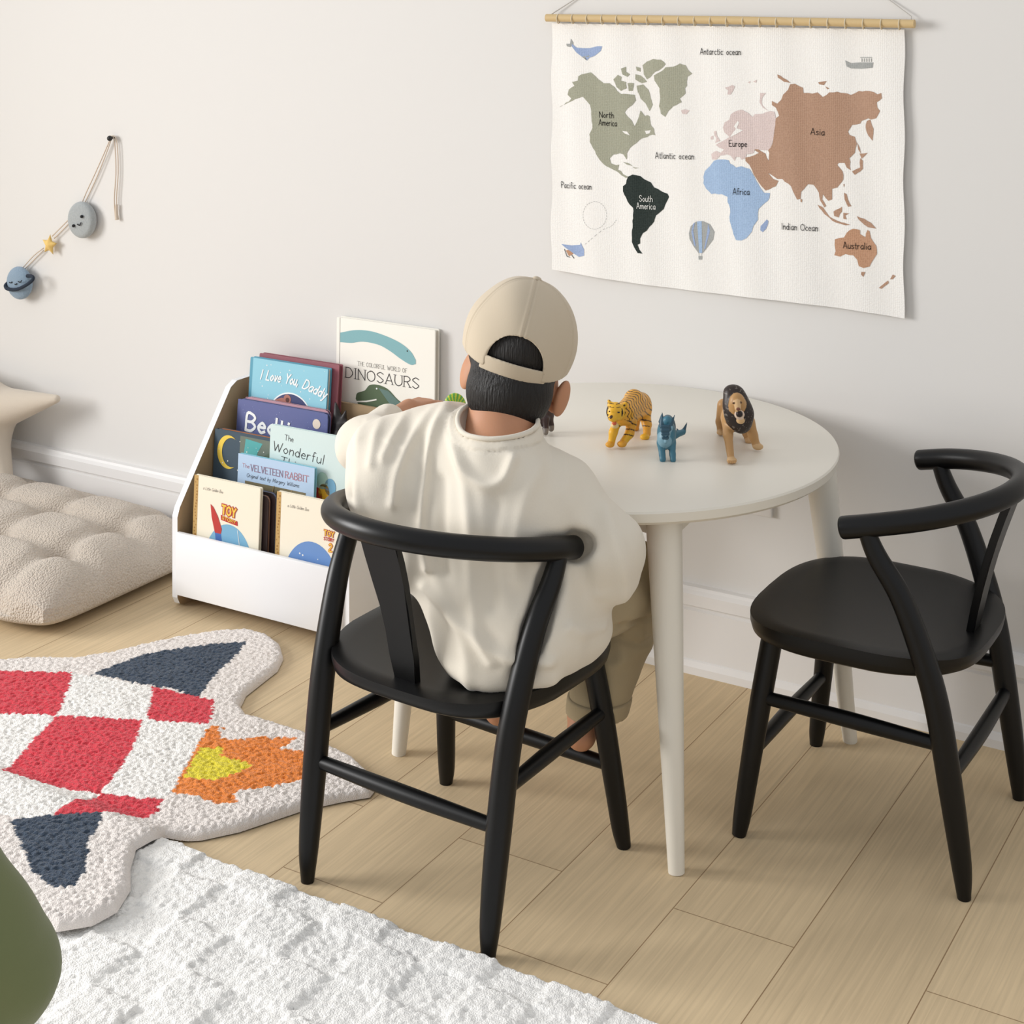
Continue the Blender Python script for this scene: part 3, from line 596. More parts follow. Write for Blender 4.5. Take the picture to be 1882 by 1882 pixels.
def art_rabbit(S, w, h):
    S.poly([(0, 0), (w, 0), (w, h), (0, h)], cm_('pale_blue', (186, 210, 236)), 1)
    S.text('The', .012, h-.026, .008, cm_('rose', (186, 136, 148)), .1, 3, width=.018); S.text('VELVETEEN', .034, h-.030, .0125, cm_('mauve', (150, 130, 152)), .13, 3, width=.083, serif=True); S.text('RABBIT', .124, h-.030, .0125, cm_('rose', (186, 136, 148)), .13, 3, width=.058, serif=True)
    S.text('Original text by Margery Williams', .024, h-.044, .0075, TXT, .08, 3, slant=.25, width=.135)
    S.poly([(.02, .02), (w-.02, .02), (w-.02, h-.052), (.02, h-.052)], cm_('field', (126, 118, 92)), 2)
    S.poly([(.02, h-.085), (.06, h-.062), (.12, h-.075), (w-.02, h-.058), (w-.02, h-.1), (.02, h-.1)], cm_('moss', (108, 112, 96)), 3)
    r = random.Random(8)
    for k in range(160):
        u = r.uniform(.024, w-.03); v = r.uniform(.03, h-.062); S.line([(u, v), (u+r.uniform(-.008, .008), v+r.uniform(-.002, .014))], .0012, r.choice([cm_('straw', (178, 150, 100)), cm_('bark', (84, 70, 50))]), 4)
def art_moon(S, w, h):
    S.poly([(.001, .001), (w-.001, .001), (w-.001, h-.001), (.001, h-.001)], cm_('night', (66, 84, 98)), 1)
    gl = cm_('glow', (112, 122, 110)); S.poly([(.07, .001), (w-.004, .001), (w-.004, h-.006), (.07, h-.006)], gl, 2)
    def moon(c, r, m, l, d=.5):
        o = [(c[0]+r*math.cos(math.radians(a)), c[1]+r*1.15*math.sin(math.radians(a))) for a in range(55, 306, 10)]
        i = [(c[0]+r*.28+r*.86*math.cos(math.radians(a)), c[1]+r*1.0*math.sin(math.radians(a))) for a in range(300, 50, -10)]; S.poly(o+i, m, l)
    moon((.040, h-.044), .030, YEL, 4); moon((w-.030, h-.055), .020, YEL, 5)
    S.poly([(.085, h-.010), (.13, h-.014), (.118, h-.034), (.112, h-.058), (.08, h-.055)], cm_('teal', (88, 172, 172)), 3)
    S.disc((w-.04, h-.075), .048, cm_('olive_dusk', (98, 112, 94)), 4, n=36)
    r = random.Random(2)
    for k in range(26): S.disc((r.uniform(.01, w-.01), h-r.uniform(.008, .08)), r.uniform(.0007, .0018), W_, 6, n=6)
def art_wonder(S, w, h):
    S.poly([(0, 0), (w, 0), (w, h), (0, h)], cm_('mist', (214, 232, 230)), 1); S.poly([(0, 0), (w, 0), (w, .115), (w*.6, .13), (0, .11)], cm_('mist_green', (190, 212, 196)), 2)
    S.text('The', .038, h-.026, .011, TXT, .08, 3, rot=-.05, width=.022); S.text('Wonderful', .008, h-.051, .019, TXT, .07, 3, rot=-.07, width=.130, slant=.1); S.text('Things', .028, h-.078, .018, TXT, .07, 3, rot=-.07, width=.082, slant=.1)
    for (u, v, c) in ((.105, .125, (146, 178, 130)), (.085, .105, (216, 150, 120)), (.102, .085, (62, 128, 70)), (.132, .098, (206, 62, 50)), (.150, .108, (236, 178, 50)), (.145, .130, (176, 206, 190)), (.165, .12, (120, 170, 200))):
        u -= .008; v += .058; S.disc((u, v), .014, cm_('balloon%d' % c[0], c), 4, n=22, ry=.017); S.line([(u, v-.016), (.12, .02)], .0005, TXT, 3)
    S.disc((.03, .055), .004, TXT, 4, n=10, ry=.009)
def art_bed(S, w, h):
    S.poly([(.001, .001), (w-.001, .001), (w-.001, h-.001), (.001, h-.001)], cm_('violet', (98, 106, 156)), 1)
    S.text('Bedtime', .026, h-.062, .034, PWT, .17, 4, width=.180, slant=.08); S.text('Stories', .07, h-.108, .028, PWT, .13, 4, width=.12)
    S.disc((w-.028, h-.024), .010, cm_('moon_cream', (236, 220, 204)), 4, n=20); r = random.Random(4)
    for k in range(70): S.disc((r.uniform(.006, w-.006), h-r.uniform(.006, .1)), r.uniform(.0004, .0011), cm_('star_lilac', (160, 166, 206)), 3, n=5)
def art_dad(S, w, h):
    S.poly([(.008, .001), (w-.001, .001), (w-.001, h-.001), (.008, h-.001)], LB, 1)
    u = .030
    for word, wd, v, ro in (('I', .003, h-.043, 0), ('Love', .038, h-.043, 0), ('You,', .034, h-.043, -.03), ('Daddy', .062, h-.047, -.24)):
        S.text(word, u, v, .020, PWT, .14, 4, slant=.28, rot=ro, width=wd); u += wd+.013
    S.disc((.115, .105), .062, PWT, 2, n=48); S.disc((.115, .105), .059, NAVY, 3, n=48)
    bear = cm_('bear', (170, 112, 100)); bd = cm_('bear_dark', (88, 50, 46))
    S.poly([(.066, .132), (.075, .148), (.092, .154), (.108, .148), (.13, .144), (.150, .128), (.155, .11), (.14, .08), (.09, .08), (.07, .10)], bear, 4); S.disc((.106, .152), .010, bear, 5, n=18); S.disc((.107, .151), .005, bd, 6, n=14); S.disc((.148, .135), .007, bear, 5, n=14)
    r = random.Random(9)
    for k in range(46): S.disc((r.uniform(.014, w-.008), r.uniform(.1, h-.006)), r.uniform(.0007, .0016), PWT, 2, n=5)
def art_dino(S, w, h):
    S.poly([(.010, .001), (w-.001, .001), (w-.001, h-.001), (.010, h-.001)], W_, 1)
    S.line([(.0085, .001), (.0085, h-.001)], .0012, cm_('groove', (190, 188, 182)), 2); TE = cm_('dino_teal', (132, 180, 186)); G1 = cm_('dino_green', (88, 106, 80)); G2 = cm_('dino_light', (128, 146, 84)); G3 = cm_('dino_slate', (102, 128, 122))
    top = catmull([(.010, h-.032), (.05, h-.022), (.09, h-.020), (.13, h-.026), (.165, h-.036), (.19, h-.050), (.203, h-.066)], 5); bot = catmull([(.203, h-.074), (.190, h-.077), (.165, h-.068), (.14, h-.056), (.11, h-.046), (.07, h-.044), (.04, h-.050), (.010, h-.052)], 5)
    S.poly([tuple(p) for p in top]+[tuple(p) for p in bot], TE, 3); S.disc((.182, h-.050), .0018, TXT, 4, n=8)
    S.text('THE COLORFUL WORLD OF', .056, h-.095, .0085, cm_('grey_text', (150, 148, 144)), .09, 3, width=.125, serif=True)
    S.text('DINOSAURS', .026, h-.124, .0215, TXT, .075, 3, width=.185, serif=True)
    up = lambda l: [(u, v+.110) for u, v in l]
    hd = catmull([(.052, .130), (.056, .142), (.075, .150), (.088, .163), (.110, .166), (.135, .160), (.160, .142), (.185, .132), (.21, .128), (w-.002, .120)], 5)
    S.poly(up([tuple(p) for p in hd]+[(w-.002, .05), (.19, .05), (.17, .085), (.14, .105), (.11, .118), (.08, .116), (.058, .120)]), G1, 3)
    S.poly(up([(.11, .16), (.135, .157), (.16, .140), (.185, .130), (.21, .120), (.17, .118), (.14, .13)]), G3, 4); S.poly(up([(.14, .115), (.18, .122), (.24, .10), (.24, .07), (.19, .075), (.16, .10)]), G2, 4)
    S.disc((.106, .268), .002, PWT, 5, n=8); S.line(up([(.054, .124), (.080, .128), (.105, .135)]), .003, W_, 5)
book('picture_book', 'cream picture book with red rocket and blue disc cover, front left of the shelf', -2.252, -2.078, .270, .215, -.250, .008, CR, 3, art_rocket)
book('picture_book', 'cream picture book with a number 2 and plain blue disc, front right of the shelf', -2.036, -1.860, .2715, .215, -.250, .008, CR, 3, art_two)
BB = cm_('board_dark', (58, 44, 44)); PK = cm_('board_pink', (178, 120, 112))
book('board_book', 'dark rounded board book right behind the rocket book, brown page edges', -2.238, -2.066, .252, .198, -.2395, .0085, BB, 3, None, mat('pages_brown', (150, 112, 92), .7), .012)
book('board_book', 'rounded board book, second behind the rocket book, blue-grey page edges', -2.232, -2.058, .256, .20, -.2290, .0085, BB, 3, None, mat('pages_slate', (112, 118, 140), .7), .012)
book('picture_book', 'pale blue rabbit story book with field picture behind the two cream books', -2.178, -1.981, .312, .26, -.200, .008, LB, 3, art_rabbit)
book('board_book', 'dark night-sky board book with yellow moons at the left of its tier', -2.272, -2.066, .342, .25, -.165, .012, cm_('night', (66, 84, 98)), 4, art_moon, mat('pages_orange', (196, 112, 50), .6), .014)
book('board_book', 'dark green board book with orange pages, just behind the moon book', -2.262, -2.056, .338, .22, -.152, .008, cm_('forest', (58, 70, 58)), 4, None, mat('pages_orange', (196, 112, 50), .6), .014)
book('picture_book', 'pale mint picture book with painted balloons beside the child\'s elbow', -2.113, -1.905, .375, .28, -.176, .009, cm_('mist', (214, 232, 230)), 3, art_wonder)
book('board_book', 'violet bedtime board book with large white handwritten title', -2.256, -2.016, .394, .26, -.110, .010, cm_('violet', (98, 106, 156)), 5, art_bed, mat('pages_navy', (40, 50, 80), .6), .012)
book('board_book', 'board book with pinkish top edge, directly behind the violet bedtime book', -2.246, -2.022, .397, .25, -.098, .008, cm_('dusty_pink', (196, 150, 160)), 5, None, mat('pages_navy', (40, 50, 80), .6), .012)
book('picture_book', 'light blue picture book with a brown bear in a navy circle, top tier left', -2.251, -2.042, .476, .228, -.075, .013, cm_('teal_edge', (92, 160, 184)), 5, art_dad)
book('picture_book', 'maroon book with pink cover edges, right behind the bear book', -2.240, -2.027, .482, .230, -.058, .014, cm_('maroon', (150, 88, 98)), 5, None, mat('pages_maroon', (126, 66, 74), .6))
book('picture_book', 'large white dinosaur picture book leaning on the wall behind the shelf', -2.062, -1.812, .572, .405, -.020, .016, W_, 1, art_dino, mat('pages_grey', (196, 190, 178), .8))
solid('toy_figure', [ell((-2.003, -.085, .355), (.022, .015, .03)), rcone((-2.01, -.085, .375), (-2.016, -.085, .412), .012, .002), rcone((-1.998, -.085, .375), (-1.990, -.085, .398), .010, .002), rcone((-2.004, -.088, .37), (-1.975, -.09, .378), .009, .003), rcone((-2.003, -.085, .34), (-2.003, -.085, .26), .022, .018), rcone((-1.99, -.085, .34), (-1.965, -.09, .35), .01, .003)], .0022, mat('toy_black', (34, 28, 28), .5), k=.004)
tag(bpy.data.objects['toy_figure'], 'jagged black toy figure wedged between the maroon book and the child\'s shoulder', 'toy')
bpy.data.objects['toy_figure'].name = 'spiky_toy'

# ================================================================ garland
G0 = thing('felt_garland', 'pastel felt moon, star and planet garland strung on cord along the left wall', 'garland', tuple(on_wall(150, 400, -.01)))
NP = on_wall(204, 254, -.012)
bm = bmesh.new(); bmesh.ops.create_uvsphere(bm, u_segments=16, v_segments=10, radius=.0065, matrix=Matrix.Translation(NP+Vector((0, -.004, 0)))); bm_tube(bm, [NP, NP+Vector((0, .012, 0))], .002, sides=8)
tag(from_bm('wall_pin', bm, mat('pin_black', (28, 26, 26), .4), smooth=True), 'small black round-headed pin in the wall holding the felt garland', 'pin')
cordm = mat('garland_cord', (206, 190, 172), .9); mo = on_wall(151, 404, -.016); st = on_wall(91, 450, -.016); pl = on_wall(36, 520, -.022)
def wp(px, py, Y=-.008): return tuple(on_wall(px, py, Y))
for l in ([(205, 250), (190, 285), (172, 325), (158, 355), (150, 375)], [(206, 252), (193, 288), (177, 328), (163, 358), (154, 376)], [(203, 250), (212, 252), (216, 275), (217, 320), (214, 365), (216, 400)], [(204, 250), (209, 254), (212, 280), (213, 320), (210, 365), (212, 400)],
          [(135, 395), (115, 415), (96, 434)], [(137, 399), (118, 420), (100, 438)], [(80, 456), (62, 470), (42, 492)], [(80, 460), (66, 474), (46, 494)]):
    bm = bmesh.new(); bm_tube(bm, [wp(*p) for p in l], .0013, sides=6, n=3); from_bm('cord', bm, cordm, G0, smooth=True)
bm = bmesh.new(); bm_tube(bm, [wp(214, 376), wp(214, 392), wp(215, 404)], [.003, .0035, .005], sides=8); from_bm('tassel', bm, cordm, G0, smooth=True)
felt = mat('felt_grey', (176, 180, 180), .95, ('noise', 300, .6, .002), sheen=.3, weave=(150, 156, 158)); ink_ = mat('embroidery_black', (24, 24, 28), .8)
def felt_disc(bm, c, r, t, n=40):
    rings = []
    for k in range(9):
        a = math.pi*(k/8-.5); rr = r-t+t*math.cos(a); rings.append([bm.verts.new((c.x+rr*math.cos(2*math.pi*i/n), c.y+t*math.sin(a)*1.0, c.z+rr*math.sin(2*math.pi*i/n)*1.02)) for i in range(n)])
    for a, b in zip(rings[:-1], rings[1:]):
        for i in range(n): bm.faces.new((a[i], a[(i+1) % n], b[(i+1) % n], b[i]))
    for ring, s in ((rings[0], -1), (rings[-1], 1)):
        v = bm.verts.new((c.x, c.y+s*t*1.3, c.z))
        for i in range(n): bm.faces.new((v, ring[i], ring[(i+1) % n]))
    bmesh.ops.recalc_face_normals(bm, faces=bm.faces)
bm = bmesh.new(); felt_disc(bm, mo, .0425, .011); moon = from_bm('moon', bm, felt, G0, smooth=True)
bm = bmesh.new()
for px, py in ((150, 398), (135, 415)): bmesh.ops.create_uvsphere(bm, u_segments=10, v_segments=8, radius=.0038, matrix=Matrix.Translation(on_wall(px, py, -.031)))
bm_tube(bm, [on_wall(142, 412, -.0315), on_wall(146, 414, -.0315), on_wall(149, 409, -.0315)], .0013, sides=6); from_bm('face', bm, ink_, moon, smooth=True)
bm = bmesh.new(); n = 10; ang = math.radians(12)
ring = [(st.x+(.028 if k % 2 == 0 else .0135)*math.cos(ang+k*math.pi/5), st.z+(.028 if k % 2 == 0 else .0135)*math.sin(ang+k*math.pi/5)) for k in range(n)]
a = [bm.verts.new((x, st.y, z)) for x, z in ring]; f0 = bm.verts.new((st.x, st.y-.012, st.z)); f1 = bm.verts.new((st.x, st.y+.010, st.z))
for k in range(n): bm.faces.new((f0, a[k], a[(k+1) % n])); bm.faces.new((f1, a[(k+1) % n], a[k]))
bmesh.ops.recalc_face_normals(bm, faces=bm.faces); bmesh.ops.subdivide_edges(bm, edges=bm.edges, cuts=2, use_grid_fill=True); bmesh.ops.smooth_vert(bm, verts=bm.verts, factor=.3, use_axis_x=True, use_axis_y=True, use_axis_z=True)
from_bm('star', bm, mat('felt_yellow', (232, 196, 118), .95, ('noise', 300, .5, .002)), G0, smooth=True)
blue = mat('felt_blue', (140, 160, 178), .95, ('noise', 300, .6, .002), sheen=.3, weave=(124, 146, 166))
pla = solid('planet', [ell(pl, (.041, .017, .040))], .0025, blue, G0)
bm = bmesh.new(); rp_ = [on_wall(px, py, Y) for px, py, Y in ((50, 507, -.030), (59, 508, -.034), (60, 514, -.040), (48, 524, -.043), (30, 532, -.043), (14, 531, -.041), (10, 525, -.036), (15, 519, -.028))]
bm_tube(bm, rp_, .0042, sides=10, n=6); from_bm('planet_ring', bm, mat('felt_navy', (38, 48, 62), .95), G0, smooth=True)
bm = bmesh.new()
for l in (((17, 519), (20, 520), (22, 518)), ((33, 517), (37, 519), (40, 515)), ((27, 522), (29, 523), (31, 521))): bm_tube(bm, [on_wall(x, y, -.0405) for x, y in l], .0011, sides=6, n=3)
from_bm('face', bm, ink_, pla, smooth=True)

# ================================================================ floor cushion and star pillow
boucle = mat('boucle_beige', (214, 202, 188), .95, ('voronoi', 250, .9, .0035), spec=.1, sheen=.3, weave=(198, 185, 170))
def cushion():
    x0, x1, y0, y1, H = -3.28, -2.372, -.545, -.026, .122; NX, NY = 150, 90
    tx = [-2.50-.185*k for k in range(5)]; ty = [-.385, -.23, -.08]
    def hgt(x, y):
        u = (x-x0)/(x1-x0)*2-1; v = (y-y0)/(y1-y0)*2-1; e = max(0, 1-abs(u)**6)**.45*max(0, 1-abs(v)**4)**.45; h = H*e
        for i, a in enumerate(tx):
            for j, b in enumerate(ty):
                d = math.hypot((x-a)/1.0, y-b); h -= .030*math.exp(-(d/.034)**2)*e
                if j+1 < len(ty):
                    if ty[j] < y < ty[j+1] or 0: pass
            h -= .018*math.exp(-((x-a)/.022)**2)*e
        for b in ty: h -= .026*math.exp(-((y-b)/.024)**2)*e
        return h
    V = []; F = []
    for s in (1, -1):
        for j in range(NY+1):
            for i in range(NX+1):
                u = -math.cos(math.pi*i/NX); v = -math.cos(math.pi*j/NY); x = (x0+x1)/2+(x1-x0)/2*u; y = (y0+y1)/2+(y1-y0)/2*v
                r = 1-.035*(abs(u*v)**6); x = (x0+x1)/2+(x-(x0+x1)/2)*r; y = (y0+y1)/2+(y-(y0+y1)/2)*r
                bul = .006*math.sin((x+2.5)*2*math.pi/.185+1.57)*abs(v)**8; y += bul*(1 if v > 0 else -1)
                h = hgt(x, y); e = max(0, 1-abs(u)**8)**.5*max(0, 1-abs(v)**6)**.5
                V.append((x, y, .035+h*.82 if s > 0 else .035-.035*e))
    def id_(s, i, j): return s*(NX+1)*(NY+1)+j*(NX+1)+i
    for s in (0, 1):
        for j in range(NY):
            for i in range(NX):
                q = (id_(s, i, j), id_(s, i+1, j), id_(s, i+1, j+1), id_(s, i, j+1)); F.append(q if s == 0 else q[::-1])
    for i in range(NX): F.append((id_(0, i+1, 0), id_(0, i, 0), id_(1, i, 0), id_(1, i+1, 0))); F.append((id_(0, i, NY), id_(0, i+1, NY), id_(1, i+1, NY), id_(1, i, NY)))
    for j in range(NY): F.append((id_(0, 0, j), id_(0, 0, j+1), id_(1, 0, j+1), id_(1, 0, j))); F.append((id_(0, NX, j+1), id_(0, NX, j), id_(1, NX, j), id_(1, NX, j+1)))
    return V, F
V, F = cushion(); fc = np_mesh('floor_cushion', V, F, boucle)
tag(fc, 'beige boucle tufted floor cushion along the wall at the left', 'cushion')
c0 = Vector((-3.085, -.085, .243)); prims = [ell(c0, (.085, .05, .085))]
for a, L in ((14, .265), (142, .18), (185, .2), (235, .2), (-47, .235)):
    a = math.radians(a); d = Vector((math.cos(a), .16 if math.sin(a) > .5 else (-.18 if math.sin(a) < -.5 else .05), math.sin(a))); prims.append(rcone(c0+d*.03, c0+d*(L-.01), .060, .010)+(.035,))
tag(solid('star_pillow', prims, .005, mat('pillow_linen', (206, 194, 178), .95, ('noise', 500, .4, .001), sheen=.2), k=.03), 'plain beige star-shaped pillow propped against the wall on the cushion', 'pillow')

# ================================================================ rugs
RX0, RX1, RY0, RY1, RH = -2.45, -.55, -1.95, -.962, .018
def white_rug():
    st = .0031; X, Y = np.meshgrid(np.arange(RX0, RX1, st), np.arange(RY0, RY1+st/2, st), indexing='ij')
    X = X+.0; h, cx, cy = tuft_field(X, Y, .0068, 3)
    T = .084; sq = lambda a: np.clip(np.sin(a*math.pi)*7, -1, 1)
    hi = .5-.5*sq((cx+1.59+.010*(value_noise(X, Y, .03, 4)-.5))/T)*sq((cy+1.02+.010*(value_noise(X, Y, .03, 9)-.5))/T)
    Z = RH-.008+h*.0045+hi*.0045+.002*value_noise(X, Y, .03, 5)
    edge = np.minimum(np.minimum(X-RX0, RX1-X), np.minimum(Y-RY0, RY1-Y)); Z = Z*np.sqrt(np.clip(1-(1-np.clip(edge/.009, 0, 1))**2, 0, 1))
    wob = .004*(value_noise(X, Y*0, .012, 8)-.5); Y = np.where(RY1-Y < .012, Y+wob, Y)
    n, m = X.shape; idx = np.arange(n*m).reshape(n, m); F = np.stack([idx[:-1, :-1], idx[1:, :-1], idx[1:, 1:], idx[:-1, 1:]], -1).reshape(-1, 4)
    return np.stack([X, Y, Z], -1).reshape(-1, 3), F
V, F = white_rug(); o = np_mesh('checkered_rug', V, F, mat('rug_white', (250, 248, 244), .95, ('voronoi', 420, .5, .002), spec=.05, sheen=.25))
tag(o, 'large off-white tufted rug with raised tone-on-tone checks in the foreground', 'rug')
def rocket_rug():
    fl = lambda s: [(lambda p: (p.x, p.y))(on_floor(*p, .02)) for p in P_(s)]
    top = fl('0,1203 60,1199 140,1200 200,1190 260,1175 330,1160 400,1150 450,1147 490,1156 515,1174 521,1195 510,1217 480,1240 452,1262 441,1285 455,1303 500,1315 560,1335 610,1360 650,1380 680,1408 692,1430 680,1445 630,1453 560,1468 500,1488 440,1508 370,1523 305,1527 285,1545 250,1565 240,1600 240,1640 215,1680 170,1705 105,1716')
    # the part beyond the frame: body and nose of the rocket
    out = top+[(-1.80, -1.245), (-1.93, -1.20), (-2.00, -1.14), (-2.04, -1.08), (-2.10, -1.055), (-2.3, -1.12), (-2.5, -1.15), (-2.66, -1.10), (-2.76, -1.0), (-2.74, -.88), (-2.6, -.78), (-2.46, -.70)]
    red, wht, nav, org, yel, cre = lin((216, 66, 78)), lin((246, 243, 238)), lin((62, 74, 90)), lin((234, 136, 62)), lin((230, 214, 60)), lin((236, 228, 222))
    pats = [(nav, '168,1236 200,1222 260,1200 340,1185 400,1178 452,1176 430,1205 405,1225 385,1250 365,1277 320,1262 250,1250 200,1240'),
            (red, '-120,1226 0,1228 60,1230 133,1232 125,1265 105,1310 0,1306 -160,1300'), (wht, '133,1234 168,1238 280,1258 276,1290 270,1318 180,1313 105,1310 125,1265'), (red, '280,1258 330,1268 393,1283 385,1326 270,1318 276,1290'),
            (wht, '-160,1300 0,1306 105,1310 70,1345 30,1390 0,1425 -80,1420 -200,1400'), (red, '105,1310 180,1313 262,1318 245,1370 215,1415 185,1453 130,1448 60,1435 0,1425 30,1390 70,1345'), (wht, '262,1318 385,1326 365,1360 345,1400 325,1430 315,1452 300,1462 240,1460 185,1453 215,1415 245,1370'),
            (org, '385,1330 415,1332 408,1348 425,1357 480,1350 552,1350 530,1362 515,1372 585,1378 590,1400 585,1418 530,1435 470,1445 440,1447 432,1455 436,1469 400,1472 370,1460 315,1452 325,1430 345,1400 365,1360'),
            (wht, '0,1428 60,1435 130,1448 185,1453 130,1490 95,1520 30,1523 -80,1500 -120,1440'), (red, '185,1453 240,1460 300,1462 285,1490 265,1500 190,1510 95,1520 130,1490'),
            (nav, '20,1526 100,1517 190,1508 180,1540 165,1560 158,1600 155,1625 135,1650 95,1652 60,1620'), (yel, '368,1370 415,1368 405,1383 465,1400 440,1415 405,1425 395,1430 335,1424 350,1400'), (cre, '400,1334 440,1338 470,1344 460,1352 425,1357 408,1350')]
    st = .0022; xs = np.arange(-2.8, -1.45, st); ys = np.arange(-1.3, -.26, st); X, Y = np.meshgrid(xs, ys, indexing='ij'); P = np.stack([X, Y], -1)
    d, q = sdist(P, out); h, cx, cy = tuft_field(X, Y, .0054, 11); base = np.where((Y < RY1+.0) & (X > RX0), 1., 0.)
    yy = np.clip((RY1+.03-Y)/.06, 0, 1); xx = np.clip((X-RX0+.03)/.06, 0, 1); base = yy*yy*(3-2*yy)*xx
    Z = .011+h*.0055+.002*value_noise(X, Y, .04, 6); e = np.clip(-d/.016, 0, 1); Z = Z*(.12+.88*np.sqrt(1-(1-e)**2))
    use = d < st*1.0; cell = use[:-1, :-1] | use[1:, :-1] | use[1:, 1:] | use[:-1, 1:]
    cell = (d[:-1, :-1] < 0) | (d[1:, :-1] < 0) | (d[1:, 1:] < 0) | (d[:-1, 1:] < 0)
    P2 = np.where((d > 0)[..., None], q, P); Z = np.where(d > 0, .0015, Z); Z = Z+base*.020+.0005
    col = np.ones(X.shape+(4,))*np.array(cre); TP = np.stack([cx, cy], -1)
    for c, s in pats: col = np.where(inside(TP, fl(s))[..., None], np.array(c), col)
    n, m = X.shape; idx = np.arange(n*m).reshape(n, m); F = np.stack([idx[:-1, :-1], idx[1:, :-1], idx[1:, 1:], idx[:-1, 1:]], -1)[cell]
    V = np.concatenate([P2, Z[..., None]], -1).reshape(-1, 3); u = np.unique(F); mp = np.full(n*m, -1); mp[u] = np.arange(len(u))
    return V[u], mp[F], col.reshape(-1, 4)[u]
V, F, cl = rocket_rug(); rr = thing('rocket_rug', 'rocket-shaped tufted rug in red and white checks with orange flames and navy fins', 'rug', (-2.1, -.8, 0))
np_mesh('pile', V, F, mat('rug_yarn', (200, 200, 200), .95, ('voronoi', 450, .5, .002), spec=.05, sheen=.2, vcol=True), rr, cl)
bm = bmesh.new(); q = [on_floor(448, 1509, .004), on_floor(492, 1493, .004), on_floor(496, 1500, .004), on_floor(452, 1517, .004)]; A = [bm.verts.new(p) for p in q]; B = [bm.verts.new(p+Vector((0, 0, .0012))) for p in q]
for k in range(4): bm.faces.new((A[k], A[(k+1) % 4], B[(k+1) % 4], B[k]))
bm.faces.new(A[::-1]); bm.faces.new(B); bmesh.ops.recalc_face_normals(bm, faces=bm.faces); from_bm('care_label', bm, mat('label_white', (238, 236, 232), .7), rr)
# ================================================================ the child
V3 = Vector
def nearer(p, q=.978): c = V3((0, -BACK, EYE)); return c+(V3(p)-c)*q
H0 = nearer((-1.238, -.655, .742), .985); f0 = V3((-.50, .866, 0)).normalized(); bow, rol = math.radians(5), math.radians(16)
fq = (f0*math.cos(bow)-V3((0, 0, 1))*math.sin(bow)).normalized(); uq = (V3((0, 0, 1))*math.cos(bow)+f0*math.sin(bow)).normalized(); rq = fq.cross(uq)
uq = (uq*math.cos(rol)+rq*math.sin(rol)).normalized(); rq = fq.cross(uq).normalized()
HM = Matrix((rq, fq, uq)).transposed()
def T(x, y, z): return H0+rq*x+fq*y+uq*z
def to_head(P): return (P-np.array(H0, np.float32))@np.array(HM, np.float32)
kid = thing('person', 'child seen from behind in beige cap, cream shirt and khaki trousers, seated at the table', 'person', (-1.2, -.74, 0))
def hand(w, d, n, left, k=1.0, curl=(15, 60)):
    d = V3(d).normalized(); n = V3(n); n = (n-d*n.dot(d)).normalized(); s = d.cross(n)*(1 if left else -1); pr = []
    for i, L in enumerate((.034, .038, .036, .028)):
        off = (.0165-.0115*i)*k; b = w+d*(.048-.002*abs(i-1))*k+s*off; pr.append(rcone(w+s*off*.6, b, .0105*k, .0088*k)+(.006,))
        a, c = math.radians(curl[0]+4*i), math.radians(curl[1]+4*i)
        m = b+(d*math.cos(a)-n*math.sin(a))*L*.55*k; t = m+(d*math.cos(c)-n*math.sin(c))*L*.55*k
        pr += [rcone(b, m, .0068*k, .0062*k)+(.002,), rcone(m, t, .0062*k, .005*k)+(.002,)]
    b = w+d*.012*k+s*.013*k; m = b+(s*.75+d*.66)*.026*k-n*.004*k; t = m+(d*.9+s*.2-n*.3)*.022*k
    return pr+[rcone(b, m, .0085*k, .0072*k)+(.003,), rcone(m, t, .0068*k, .0055*k)+(.002,)]
lw = at(752, 752, 2.66); rw = V3((-1.095, -.645, .440)); lsh, rsh = nearer((-1.322, -.722, .592), .985), nearer((-1.148, -.692, .535)); lel, rel = V3((-1.496, -.698, .558)), at(1122, 1005, 2.262)
relb = at(1124, 1012, 2.30)
rk, lk = V3((-1.098, -.545, .372)), V3((-1.285, -.53, .372)); ra, la = V3((-1.150, -.612, .188)), V3((-1.295, -.605, .175))
prims = [ell(H0, (.073, .089, .083), HM)+(.02,), ell(T(0, .028, -.055), (.055, .060, .052), HM)+(.03,), rcone(T(0, .083, -.018), T(0, .096, -.04), .006, .010)+(.008,), rcone(T(-.018, .078, -.068), T(.018, .078, -.068), .007, .007)+(.006,),
         rcone(T(0, .020, -.055), nearer((-1.238, -.704, .645), .985), .040, .045)+(.02,), rcone(nearer((-1.238, -.704, .645), .985), nearer((-1.225, -.735, .575)), .042, .060)+(.03,), ell(T(.012, .012, -.060), (.064, .052, .034), HM)+(.02,),
         rcone(nearer((-1.222, -.745, .55)), nearer((-1.20, -.765, .40)), .066, .072)+(.03,), rcone(lsh, rsh, .036, .036)+(.03,), ell(nearer((-1.195, -.765, .36)), (.10, .065, .050))+(.02,),
         rcone(lsh, lel, .033, .026)+(.015,), rcone(lel, lw, .026, .017)+(.01,), rcone(rsh, relb, .033, .024)+(.015,), rcone(relb, rw, .024, .018)+(.01,),
         rcone((-1.115, -.79, .376), rk, .050, .042)+(.02,), rcone((-1.22, -.79, .376), lk, .050, .042)+(.02,), rcone(rk, ra, .038, .022)+(.012,), rcone(lk, la, .038, .022)+(.012,)]
for s in (-1, 1):                         # ears
    e = T(s*.065+.011, -.006, -.062); E = Matrix((rq*.86-fq*.5*s, fq*.86+rq*.5*s, uq)).transposed()
    prims.append(ell(e+rq*s*.007, (.008, .018, .028), E)+(.006,)); prims.append(rcone(T(s*.050+.010, .008, -.074), T(s*.062+.014, .004, -.080), .008, .008)+(.005,))
